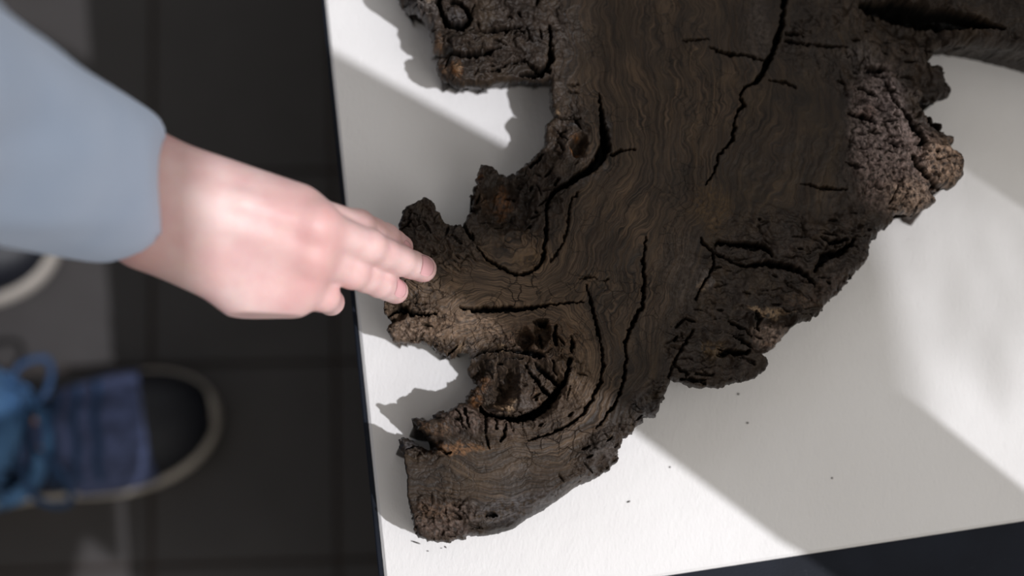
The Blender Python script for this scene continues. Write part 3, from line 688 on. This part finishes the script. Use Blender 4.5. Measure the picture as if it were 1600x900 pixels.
    tcol = nb.mix(1.0, tcol, nb.mix(nb.math('MULTIPLY', nb.math('GREATER_THAN', 0.47, n2), .5), (1, 1, 1), (.3, .28, .27)), 'MULTIPLY')
    col = nb.mix(nb.math('MULTIPLY', tnt.outputs['Alpha'], 0.85), col, tcol)
    col = nb.mix(nb.math('MINIMUM', nb.math('MULTIPLY', cv_, 3.2), 1.0), col, (0.004, 0.0035, 0.003))
    nr = nb.bump(n4, 0.35, 0.0005)
    nr = nb.bump(mixn, 0.5, 0.0010, nr)
    nr = nb.bump(nb.math('SUBTRACT', 1.0, vm), 0.6, 0.0012, nr)
    nr = nb.bump(n5, 0.3, 0.0005, nr)
    nr = nb.bump(nb.noise(p, 130, 6, 0.7), 0.3, 0.0012, nr)
    rr = nb.math('ADD', nb.math('MULTIPLY', n4, 0.35), 0.30)
    m = nb.out(col, rr, nr); nb.b.inputs['Specular IOR Level'].default_value = 0.18
    return m
M_WOOD = m_wood()
slab = link_mesh('wood_slab', allV, faces, M_WOOD)
def fattr(me, name, arr):
    at = me.attributes.new(name, 'FLOAT', 'POINT'); at.data.foreach_set('value', arr.astype(np.float32))
sm = slab.data
fattr(sm, 'grain', grain[used][src]); fattr(sm, 'lines', LNS[used][src]); fattr(sm, 'crev', crev[used][src])
rr_ = R[used][src].copy(); rr_[used.sum():] = 0.9; fattr(sm, 'rough', rr_)
ca_ = sm.color_attributes.new('tint', 'FLOAT_COLOR', 'POINT'); tv = tint[used][src].copy(); tv[used.sum():, 3] *= .6
ca_.data.foreach_set('color', tv.astype(np.float32).ravel())
tag(slab, 'big dark brown gnarled slab of old burl wood with deep cracks lying on the white board', 'wood slab')
print('slab verts', len(allV), 'faces', len(faces))

# ------------------------------------------------------------------ the person
def H(x, y, h): return P(x, y, T + h)
def m_skin():
    nb = NB('skin'); p = geo(nb)
    red = nb.n('ShaderNodeAttribute', attribute_name='red').outputs['Fac']
    a = nb.noise(p, 34, 3, 0.6); b = nb.noise(p, 700, 3, 0.6); c = nb.noise(p, 120, 3, .6)
    col = nb.ramp(a, [(0.35, (0.74, 0.47, 0.455)), (0.65, (0.82, 0.60, 0.57))])
    col = nb.mix(nb.math('MULTIPLY', red, 1.0), col, (0.60, 0.20, 0.19))
    col = nb.mix(nb.math('MULTIPLY', nb.ramp(c, [(.5, (0, 0, 0)), (.7, (1, 1, 1))]), .12), col, (0.8, 0.6, 0.45))
    mp = nb.n('ShaderNodeMapping'); nb.l(p, mp.inputs[0]); mp.inputs['Rotation'].default_value = (0, 0, 0.45); mp.inputs['Scale'].default_value = (1, .35, 1)
    wr = nb.noise(mp.outputs[0], 900, 3, .6)
    nr = nb.bump(wr, 0.35, 0.0005); nr = nb.bump(c, 0.2, 0.0006, nr)
    m = nb.out(col, 0.48, nr)
    nb.b.inputs['Subsurface Weight'].default_value = 0.25; nb.b.inputs['Subsurface Radius'].default_value = (0.012, 0.004, 0.002); nb.b.inputs['Subsurface Scale'].default_value = 0.6
    return m
M_SKIN = m_skin()
M_NAIL = simple('fingernail', (0.78, 0.44, 0.45), 0.22, 60, 0.04, .03)
M_NAILT = simple('fingernail_rim', (0.85, 0.76, 0.66), 0.3, 60, 0.04, .03)
person = empty('person', (-0.5, 0.0, 0.0))
tag(person, 'person in pale blue shirt and jeans reaching over to touch the dark wood', 'person')
def pp(o, par=None):
    par = par or person
    o.parent = par; bpy.context.view_layer.update(); o.matrix_parent_inverse = par.matrix_world.inverted(); return o
mm = 0.001
WR = H(196, 297, .136)                      # wrist
fing = {                                   # mcp, pip, dip, tip : (px, py, height) + radii in mm
 'index':  ([(462,324,.121),(560,352,.096),(603,371,.078),(627,386,.0625)], (9.0,8.0,7.4,6.6)),
 'middle': ([(492,350,.127),(576,385,.100),(625,407,.079),(661,420,.0615)], (10.2,8.8,8.2,7.4)),
 'ring':   ([(484,398,.120),(551,426,.094),(593,442,.075),(618,455,.0605)], (9.6,8.4,7.8,7.0)),
 'pinky':  ([(466,440,.110),(507,464,.096),(517,472,.080),(520,474,.066)], (8.8,7.6,6.8,6.2))}
SH = 0.00125
lo = np.minimum(H(150, 520, .02), H(700, 520, .02)) ; 
body = SDF((-0.335, -0.035, T + 0.035), (-0.030, 0.125, T + 0.21), SH)
ELB = P(-300, 92, T + 0.32)
# forearm and wrist
ax_ = (ELB - WR) / np.linalg.norm(ELB - WR); side = np.cross(ax_, [0, 0, 1]); side /= np.linalg.norm(side)
for sgn in (-1, 1):
    body.add(WR + side * sgn * .0115 - ax_ * .006, WR + ax_ * .14 + side * sgn * .014, .0195, .027, k=.012)
# palm
mc = {'index': (238, 270, .134), 'middle': (240, 285, .138), 'ring': (240, 312, .136), 'pinky': (236, 340, .130)}
for n_, (j, r) in fing.items():
    m0 = H(*mc[n_]); j0 = H(*j[0])
    down = np.array([0, 0, -.005])
    body.add(m0 + down, j0 + down, .0185 if n_ != 'pinky' else .0175, .0128 if n_ != 'pinky' else .0128, k=.012)
body.add(H(240, 366, .118), H(392, 450, .104), .0175, .0150, k=.014)        # heel of the hand, little finger side
body.add(H(392, 450, .104), H(448, 456, .102), .0150, .0128, k=.012)
body.add(H(330, 330, .112), H(430, 390, .104), .018, .016, k=.014)
# thumb, folded under the palm
body.add(H(270, 300, .118), H(370, 312, .096), .0165, .0135, k=.012)
body.add(H(370, 312, .096), H(440, 345, .082), .0115, .0102, k=.006)
body.add(H(440, 345, .082), H(492, 372, .076), .0100, .0085, k=.004)
# tendons
for n_ in ('index', 'middle', 'ring', 'pinky'):
    j0 = H(*fing[n_][0][0]); m0 = H(*mc[n_]); r0 = fing[n_][1][0] * mm
    a_ = j0 + np.array([0, 0, .0022]); b_ = m0 * .45 + j0 * .55 + np.array([0, 0, .0075]); c_ = m0 + np.array([0, 0, .0085])
    body.add(a_, b_, .0045, .0036, k=.006); body.add(b_, c_, .0036, .003, k=.006)
    body.add(j0 + [0, 0, -.0005], j0 + [0, 0, -.0005], r0 * .98, r0 * .98, k=.005)
# fingers
for n_, (j, r) in fing.items():
    q = [H(*v) for v in j]; r = [v * mm for v in r]
    body.add(q[0] - [0, 0, .002], q[1], r[0] * .94, r[1] * .93, k=.0045)
    tmp = body
    for k in range(1, 3):
        mid = (q[k] + q[k + 1]) / 2
        body.add(q[k], mid, r[k] * .97, (r[k] + r[k + 1]) / 2 * .94, k=.0022)
        body.add(mid, q[k + 1], (r[k] + r[k + 1]) / 2 * .94, r[k + 1], k=.0022)
    body.add(q[1] + [0, 0, .0012], q[1] + [0, 0, .0012], r[1] * .97, k=.003)
# veins
for vn in ([(300,300,.0),(350,312,0),(390,330,0),(430,338,0),(455,370,0)], [(300,345,0),(350,362,0),(400,372,0),(440,372,0)], [(330,385,0),(380,405,0),(425,420,0)], [(360,365,0),(385,392,0),(400,408,0)]):
    pass
V, F = body.mesh()
# smooth twice (Laplacian) and add skin creases at the joints
def lap(V, F, it=2, w=.5):
    E = np.concatenate([F[:, [0, 1]], F[:, [1, 2]], F[:, [2, 3]], F[:, [3, 0]]])
    E = np.concatenate([E, E[:, ::-1]])
    cnt = np.bincount(E[:, 0], minlength=len(V)).astype(float)[:, None]
    for _ in range(it):
        S = np.stack([np.bincount(E[:, 0], weights=V[E[:, 1], k], minlength=len(V)) for k in range(3)], 1)
        V = V * (1 - w) + w * S / np.maximum(cnt, 1)
    return V
V = lap(V.astype(float), F, 3, .5)
def vnorm(V, F):
    n = np.cross(V[F[:, 2]] - V[F[:, 0]], V[F[:, 3]] - V[F[:, 1]]); N = np.zeros_like(V)
    for k in range(4):
        for c_ in range(3): N[:, c_] += np.bincount(F[:, k], weights=n[:, c_], minlength=len(V))
    return N / np.maximum(np.linalg.norm(N, axis=1, keepdims=True), 1e-12)
N = vnorm(V, F)
if (N[:, 2] * (V[:, 2] - V[:, 2].mean())).sum() < 0: F = F[:, ::-1]; N = -N
red = np.zeros(len(V)); disp = np.zeros(len(V))
for n_, (j, r) in fing.items():
    q = [H(*v) for v in j]
    for k, amp_ in ((0, 0), (1, 1.0), (2, .8)):
        d0 = np.linalg.norm(V - q[k], axis=1)
        if k: 
            dirn = (q[k + 1] - q[k - 1]); dirn /= np.linalg.norm(dirn)
            al = (V - q[k]) @ dirn
            win_ = np.exp(-(al / .0042) ** 2) * (d0 < .0135) * np.clip(N[:, 2] + .1, 0, 1)
            disp += -amp_ * .00035 * win_ * (1 - np.abs(np.sin(al / .00085 + 3 * np.sin((V[:, 1]) * 900)))) ** 1 * 1.5
        red += (.65 if k == 0 else .5 if k == 1 else .22) * np.exp(-(d0 / (.015 if k == 0 else .010)) ** 2)
    d3 = np.linalg.norm(V - q[3], axis=1); red += .55 * np.exp(-(d3 / .009) ** 2)
hx = V[:, 0]; 
wrd = np.linalg.norm(V - WR, axis=1)
red += .75 * sst(-.150, -.215, hx) + .35 * sst(.045, .075, V[:, 1])
red += .25 * np.clip(fbm(V[:, 0] * 45, V[:, 1] * 60, 3), 0, 1)
V = V + N * disp[:, None]
hand = pp(link_mesh('body', V, F, M_SKIN)); fattr(hand.data, 'red', np.clip(red, 0, 1) * .62)
print('hand', len(V))
tag(hand, 'bare right hand and wrist with reddish knuckles, fingertips resting on the wood edge')
# nails
def nail(a, b, r, ln, wd, roll=0.0):
    """curved plate on top of the last finger bone a -> b, ending just past b"""
    a = np.array(a); b = np.array(b); d = (b - a) / np.linalg.norm(b - a)
    s_ = np.cross(d, [0, 0, 1]); s_ /= np.linalg.norm(s_); u_ = np.cross(s_, d)
    c, s2 = math.cos(roll), math.sin(roll); s_, u_ = s_ * c + u_ * s2, u_ * c - s_ * s2
    nu, nv = 11, 12; V = []
    for layer in (0, 1):
        for iv in range(nv + 1):
            v = iv / nv
            l_ = -ln * 1.05 + ln * v
            for iu in range(nu + 1):
                uu = (iu / nu) * 2 - 1
                wv = wd * .5 * (0.90 + .10 * math.sin(math.pi * min(1, v * 1.3))) 
                corner = 1 - .30 * max(0, (abs(uu) - .35) / .65) ** 2 * (1 if v > .6 else 0) * (v - .6) / .4
                lc = l_ if v > .3 else l_ + ln * .10 * (uu * uu) * (1 - v / .3)
                if v > .6: lc = -ln * 1.05 + ln * (.6 + (v - .6) * corner)
                ang_ = uu * wv / (r * .92)
                rad = r * (1.0 + .05) + .0002 - .0009 * layer - .0012 * max(0, (v - .55)) 
                p_ = b + d * lc + s_ * math.sin(ang_) * rad * .98 + u_ * math.cos(ang_) * rad
                V.append(p_)
    V = np.array(V); F = []; W_ = nu + 1; L_ = W_ * (nv + 1)
    for iv in range(nv):
        for iu in range(nu):
            i = iv * W_ + iu
            F.append((i, i + 1, i + W_ + 1, i + W_)); F.append((i + L_, i + W_ + L_, i + W_ + 1 + L_, i + 1 + L_))
    for iv in range(nv):
        for e in (0, nu):
            i = iv * W_ + e; F.append((i, i + W_, i + W_ + L_, i + L_))
    for e in (0, nv):
        for iu in range(nu):
            i = e * W_ + iu; F.append((i, i + 1, i + 1 + L_, i + L_))
    return V, F
for n_, ln, wd, roll in (('index', .0100, .0085, -.35), ('middle', .0115, .0105, 0.0), ('ring', .0110, .0100, .15)):
    j, r = fing[n_]; V, Fc = nail(H(*j[2]), H(*j[3]), r[3] * mm, ln, wd, roll)
    o = link_mesh('fingernail', V, Fc, M_NAIL); pp(o)
q3 = H(*fing['pinky'][0][3]); V, Fc = nail(q3 + [-.012, .004, .012], q3 + [.001, 0, .004], .0064, .0085, .0085, .2)
pp(link_mesh('fingernail', V, Fc, M_NAIL))

# shirt: sleeve to the shoulder plus torso, hollow at the cuff
def m_shirt():
    nb = NB('pale_blue_shirt_cloth'); p = geo(nb)
    a = nb.noise(p, 16, 3, .5); wv = nb.noise(p, 1200, 2)
    col = nb.ramp(a, [(.3, (0.53, 0.66, 0.88)), (.7, (0.60, 0.72, 0.93))])
    nr = nb.bump(a, .35, .004); nr = nb.bump(wv, .2, .0003, nr)
    m = nb.out(col, .8, nr); nb.b.inputs['Sheen Weight'].default_value = .2; return m
M_SHIRT = m_shirt()
SHR = np.array([-0.56, -0.02, 1.06]); SHL = np.array([-0.62, 0.36, 1.12]); CHS = np.array([-0.66, 0.17, 1.06]); PEL = np.array([-0.78, 0.08, 0.86])
sh = SDF((-1.0, -0.32, .5), (-.17, .62, 1.30), .005)
CUF = H(180, 287, .142)
cd_ = (ELB - CUF) / np.linalg.norm(ELB - CUF)
sh.add(CUF + cd_ * .010, ELB, .0405, .058, k=.01)
sh.add(ELB, SHR, .062, .085, k=.03)
sh.add(SHR, CHS, .085, .12, k=.06); sh.add(SHL, CHS, .085, .12, k=.06)
sh.add(CHS, PEL, .13, .13, k=.06)
sh.add(CHS + [0, -.07, 0], PEL + [0, -.07, 0], .10, .11, k=.05); sh.add(CHS + [0, .07, 0], PEL + [0, .07, 0], .10, .11, k=.05)
EL2 = np.array([-.66, .50, .88]); sh.add(SHL, EL2, .075, .055, k=.03); 
sh.halfspace(CUF - cd_ * .016, -cd_)
sh.sub(CUF - cd_ * .04, CUF + cd_ * .012, .0305, .031, k=.004)
V, F = sh.mesh(); V = lap(V.astype(float), F, 4, .5)
N = vnorm(V, F)
V = V + N * (fbm(V[:, 0] * 16 + V[:, 2] * 9, V[:, 1] * 16 + V[:, 2] * 5, 3) * .004 * np.clip((np.linalg.norm(V - CUF, axis=1) - .03) / .06, 0, 1))[:, None]
if (N * (V - CHS)).sum() < 0: F = F[:, ::-1]
pp(link_mesh('shirt', V, F, M_SHIRT))

# jeans
M_JEAN = None
def m_jean():
    nb = NB('blue_denim'); p = geo(nb)
    a = nb.noise(p, 22, 4, .6); b = nb.noise(p, 900, 2)
    col = nb.ramp(a, [(.3, (0.045, 0.13, 0.30)), (.7, (0.11, 0.25, 0.46))])
    nr = nb.bump(a, .3, .003); nr = nb.bump(b, .5, .0004, nr); return nb.out(col, .85, nr)
M_JEAN = m_jean()
A1 = P(-62, 682, .13); K1 = np.array([-0.52, A1[1] + .03, .50]); HP1 = PEL + [0, -.085, -.02]
A2 = P(-235, 385, .13); K2 = np.array([-0.60, A2[1], .50]); HP2 = PEL + [0, .085, -.02]
je = SDF((-1.0, -.32, .04), (-.3, .42, .96), .006)
for A_, K_, Hp in ((A1, K1, HP1), (A2, K2, HP2)):
    A0 = np.array(A_); A0[2] = .075
    je.add(A0, K_, .058, .075, k=.02); je.add(K_, Hp, .078, .10, k=.03)
je.add(PEL + [0, -.07, 0], PEL + [0, .07, 0], .125, .125, k=.05)
je.halfspace([0, 0, .072], [0, 0, -1])
for A_ in (A1, A2): je.sub([A_[0], A_[1], .03], [A_[0], A_[1], .10], .05, k=.004)
V, F = je.mesh(); V = lap(V.astype(float), F, 4, .5); N = vnorm(V, F)
V = V + N * (fbm(V[:, 0] * 22, V[:, 2] * 30 + V[:, 1] * 20, 3) * .005)[:, None]
if (N * (V - PEL)).sum() < 0: F = F[:, ::-1]
pp(link_mesh('jeans', V, F, M_JEAN))

# neck and head, out of the frame above the shirt
hd = SDF((-.75, -.1, 1.0), (-.36, .36, 1.5), .005)
NK = CHS + [.03, 0, .06]; HC = CHS + [.10, -.01, .24]
hd.add(NK, HC - [0, 0, .05], .055, .05, k=.02); hd.add(HC, HC, .082, k=.03); hd.add(HC + [.03, 0, -.055], HC + [.035, 0, -.06], .058, k=.03)
hd.add(HC + [.085, 0, -.02], HC + [.098, 0, -.04], .008, .013, k=.01)
for sg in (-1, 1): hd.add(HC + [-.005, sg * .082, -.02], HC + [-.008, sg * .084, -.045], .012, .01, k=.006); hd.sub(HC + [.083, sg * .03, -.005], HC + [.083, sg * .03, -.005], .012, k=.01)
hd.add(HC + [.075, -.018, -.07], HC + [.075, .018, -.07], .009, .009, k=.006)
V, F = hd.mesh(); V = lap(V.astype(float), F, 2, .5); N = vnorm(V, F)
if (N * (V - HC)).sum() < 0: F = F[:, ::-1]
pp(link_mesh('head', V, F, M_SKIN))
hr = SDF((-.75, -.1, 1.1), (-.36, .36, 1.5), .005)
hr.add(HC + [-.012, 0, .018], HC + [-.012, 0, .018], .088, k=.02); hr.add(HC + [-.04, 0, -.03], HC + [-.04, 0, -.05], .06, .05, k=.02)
V, F = hr.mesh(); V = V + (fbm(V[:, 0] * 60, V[:, 1] * 60 + V[:, 2] * 20, 3) * .006)[:, None]
N = vnorm(V, F)
if (N * (V - HC)).sum() < 0: F = F[:, ::-1]
pp(link_mesh('hair', V, F, simple('brown_hair', (0.06, 0.035, 0.02), .6, 200, .4)))

# shoes
M_SOLE = simple('white_rubber_sole', (0.56, 0.51, 0.45), .55, 60, .08)
M_CAP = simple('black_toe_cap', (0.006, 0.007, 0.012), .55, 200, .2)
M_NAVY = simple('navy_suede', (0.012, 0.020, 0.045), .85, 300, .4, .4, .0006)
M_VAMP = simple('washed_blue_canvas', (0.075, 0.095, 0.19), .9, 120, .5, .6, .0008)
M_LACE = simple('blue_lace', (0.022, 0.06, 0.14), .8, 400, .3)
M_COP = simple('copper_eyelet', (0.75, 0.36, 0.16), .35, 60, .05, Metallic=.6)
# half width of the sole along its length (x from heel 0 to toe 1)
def prof(t, side):
    if t > .72: w_ = .046 * math.sqrt(max(0, 1 - ((t - .72) / .28) ** 2.3))
    elif t > .45: w_ = .037 + (.046 - .037) * float(sst(.45, .72, np.array(t)))
    elif t > .12: w_ = .031 + (.037 - .031) * float(sst(.12, .45, np.array(t)))
    else: w_ = .031 * math.sqrt(max(0, 1 - ((.12 - t) / .12) ** 2.2))
    bias = .005 * math.sin(math.pi * min(1, max(0, t))) * side
    return w_, bias
LN = .288
def shoe(toe, heel_dir, mirror, label):
    root = empty('shoe', tuple(toe)); pp(root)
    root['label'] = label
    f = np.array(heel_dir, float); f /= np.linalg.norm(f); sd = np.array([-f[1], f[0]])
    def W3(x, y, z): # x from heel (0) to toe (1)
        p_ = np.array(toe[:2]) - f * (1 - x) * LN + sd * y * mirror
        return (p_[0], p_[1], z)
    def loft(rings, cap=True):
        V = []; F = []; n = len(rings[0])
        for r_ in rings: V += [W3(*v) for v in r_]
        for k in range(len(rings) - 1):
            for i in range(n):
                j = (i + 1) % n; F.append((k * n + i, k * n + j, (k + 1) * n + j, (k + 1) * n + i))
        if cap: F.append(tuple(range(n))[::-1]); F.append(tuple((len(rings) - 1) * n + i for i in range(n)))
        return V, F
    def outline(scale, z, off=0, n=48, lift=0):
        up = []; dn = []
        for k in range(n + 1):
            t = .5 - .5 * math.cos(math.pi * k / n); w_, b_ = prof(t, 1)
            tt = .5 + (t - .5) * (1 - (1 - scale) * .35)
            zz = z + lift * max(0, (t - .8) / .2) ** 2 * .012
            up.append((tt, w_ * scale + b_ + off, zz)); dn.append((tt, -w_ * scale + b_ - off, zz))
        return up + dn[::-1][1:-1]
    V, F = loft([outline(.98, .0005, lift=1), outline(1.04, .004, lift=1), outline(1.06, .014, lift=1), outline(1.05, .027, lift=1), outline(1.0, .031, lift=1), outline(.90, .029, lift=1)])
    o = link_mesh('sole', V, F, M_SOLE); o.modifiers.new('n', 'EDGE_SPLIT').split_angle = 1.2; pp(o, root)
    # upper as cross sections along the length
    def sec(t, hgt, n=20, infl=0.0, zb=.027):
        w_, b_ = prof(t, 1); w_ = max(w_ * .93 + infl, .0008)
        out = []
        for k in range(n + 1):
            a_ = math.pi * k / n; cx = math.cos(a_); sz = math.sin(a_)
            out.append((t, b_ + w_ * np.sign(cx) * abs(cx) ** .85, zb + (hgt + infl) * abs(sz) ** .8))
        return out
    def hgt(t):
        if t > .985: return .004
        if t > .70: return .012 + .030 * math.sqrt(max(0, 1 - ((t - .70) / .30) ** 2.0)) 
        return .042 + .040 * float(sst(.70, .32, np.array(t)))
    def strip(t0, t1, m, infl, name, mat, a0=0, a1=20, n=20):
        rows = [sec(t0 + (t1 - t0) * k / m, hgt(t0 + (t1 - t0) * k / m), n, infl)[a0:a1 + 1] for k in range(m + 1)]
        V = [W3(*v) for r_ in rows for v in r_]; c_ = a1 - a0 + 1
        F = [(k * c_ + i, k * c_ + i + 1, (k + 1) * c_ + i + 1, (k + 1) * c_ + i) for k in range(m) for i in range(c_ - 1)]
        o = link_mesh(name, V, F, mat); s_ = o.modifiers.new('s', 'SOLIDIFY'); s_.thickness = .0012; pp(o, root); return o
    strip(.05, .80, 26, 0, 'upper', M_NAVY)
    strip(.80, .992, 18, .0012, 'toe_cap', M_CAP)
    strip(.60, .818, 12, .0030, 'vamp', M_VAMP)
    strip(.34, .70, 14, .0050, 'tongue', M_VAMP, 7, 13)
    strip(.02, .24, 10, .0028, 'heel_counter', M_NAVY)
    # laces and eyelets
    for k in range(5):
        t = .46 + k * .055
        s1 = sec(t, hgt(t), 20, .0085); s2 = sec(t + .03, hgt(t + .03), 20, .0085)
        pts = [s1[5], s1[7], tuple((np.array(s1[9]) + np.array(s2[9])) / 2), tuple((np.array(s1[11]) + np.array(s2[11])) / 2), s2[13], s2[15]]
        V, F = tube([W3(*v) for v in catmull(pts, 4)], .0026, 8); pp(link_mesh('lace', V, F, M_LACE), root)
        for q_ in ((9, 12) if k == 1 else (15,) if k == 0 else ()):
            c_ = W3(*(s1 if q_ == 5 else s2)[q_]); V, F = tube([Vector(c_) - Vector((0, 0, .002)), Vector(c_) + Vector((0, 0, .0016))], .0042, 12)
            pp(link_mesh('eyelet', V, F, M_COP), root)
    tz = .027 + hgt(.50) + .010
    for sg in (-1, 1):
        pts = [(.50, 0, tz), (.50, sg * .018, tz + .008), (.53, sg * .050, tz + .000), (.60, sg * .056, tz - .016), (.60, sg * .034, tz - .008), (.52, sg * .006, tz + .000)]
        V, F = tube([W3(*v) for v in catmull(pts, 6)], .0027, 8); pp(link_mesh('lace', V, F, M_LACE), root)
    return root
tR = P(341, 642, .015); dR = (P(341, 642, 0) - P(-40, 715, 0))[:2]
shoe(tR, dR, -1, 'navy and black lace-up shoe with white sole, beside the table, nearer the bottom edge')
tL = P(92, 372, .015); dL = (P(92, 372, 0) - P(-250, 440, 0))[:2]
shoe(tL, dL, 1, 'shoe mostly hidden below the sleeve, its white toe rim showing')

# ------------------------------------------------------------------ crumbs of wood on the board
CRB = [(649.5, 847.5, 16, 2.2, 18, 'splinter', 'longest black splinter lying just below the lower left corner of the wood slab'),
 (696, 855, 4.5, 2.2, 40, 'crumb', 'dark crumb on the board just under the bottom tip of the slab'),
 (689.5, 856.5, 3, 1.2, 5, 'crumb', 'tiny pale crumb immediately left of the dark crumb under the slab tip'),
 (668, 861, 4, 1.4, 8, 'crumb', 'faint thin crumb below and right of the longest splinter'),
 (982, 784, 6, 2.2, -20, 'splinter', 'short dark splinter alone in the bright sunlit patch of board'),
 (1046.5, 730, 3, 2.6, 0, 'crumb', 'round dark speck close to the slanting edge of the sunlit patch'),
 (1153.5, 616, 3.4, 3, 0, 'crumb', 'round speck just below the lower right burl of the slab'),
 (1168, 661, 3.4, 3, 0, 'crumb', 'round speck in the grey shade, further below the lower right burl'),
 (1300, 747, 3.2, 2.8, 0, 'crumb', 'rightmost round speck in the grey shade above the black table border')]
M_CRB = simple('wood_crumb', (0.03, 0.024, 0.02), .8, 300, .4)
for k, (x, y, ln, wd, ang, kind_, lab) in enumerate(CRB):
    c0_ = P(x, y, BT); s_ = 1 / 2750.; V = []; F = []; n = 8; m = 6
    for i in range(m + 1):
        t = i / m * 2 - 1; rr = math.sqrt(max(0.04, 1 - t * t)) * (1 + rng.uniform(-.2, .2))
        for q_ in range(n):
            a_ = 2 * math.pi * q_ / n
            lx = t * ln / 2 * s_; ly = math.cos(a_) * wd / 2 * s_ * rr; lz = (math.sin(a_) * rr + 1.0) * wd / 2 * s_ * .8
            g_ = math.radians(-ang); V.append((lx * math.cos(g_) - ly * math.sin(g_), lx * math.sin(g_) + ly * math.cos(g_), lz))
    for i in range(m):
        for q_ in range(n): F.append((i * n + q_, i * n + (q_ + 1) % n, (i + 1) * n + (q_ + 1) % n, (i + 1) * n + q_))
    F.append(tuple(range(n))[::-1]); F.append(tuple(m * n + q_ for q_ in range(n)))
    o = link_mesh('wood_' + kind_, V, F, M_CRB); o.location = tuple(c0_)
    tag(o, lab, kind_, 'wood crumbs scattered on the white board')
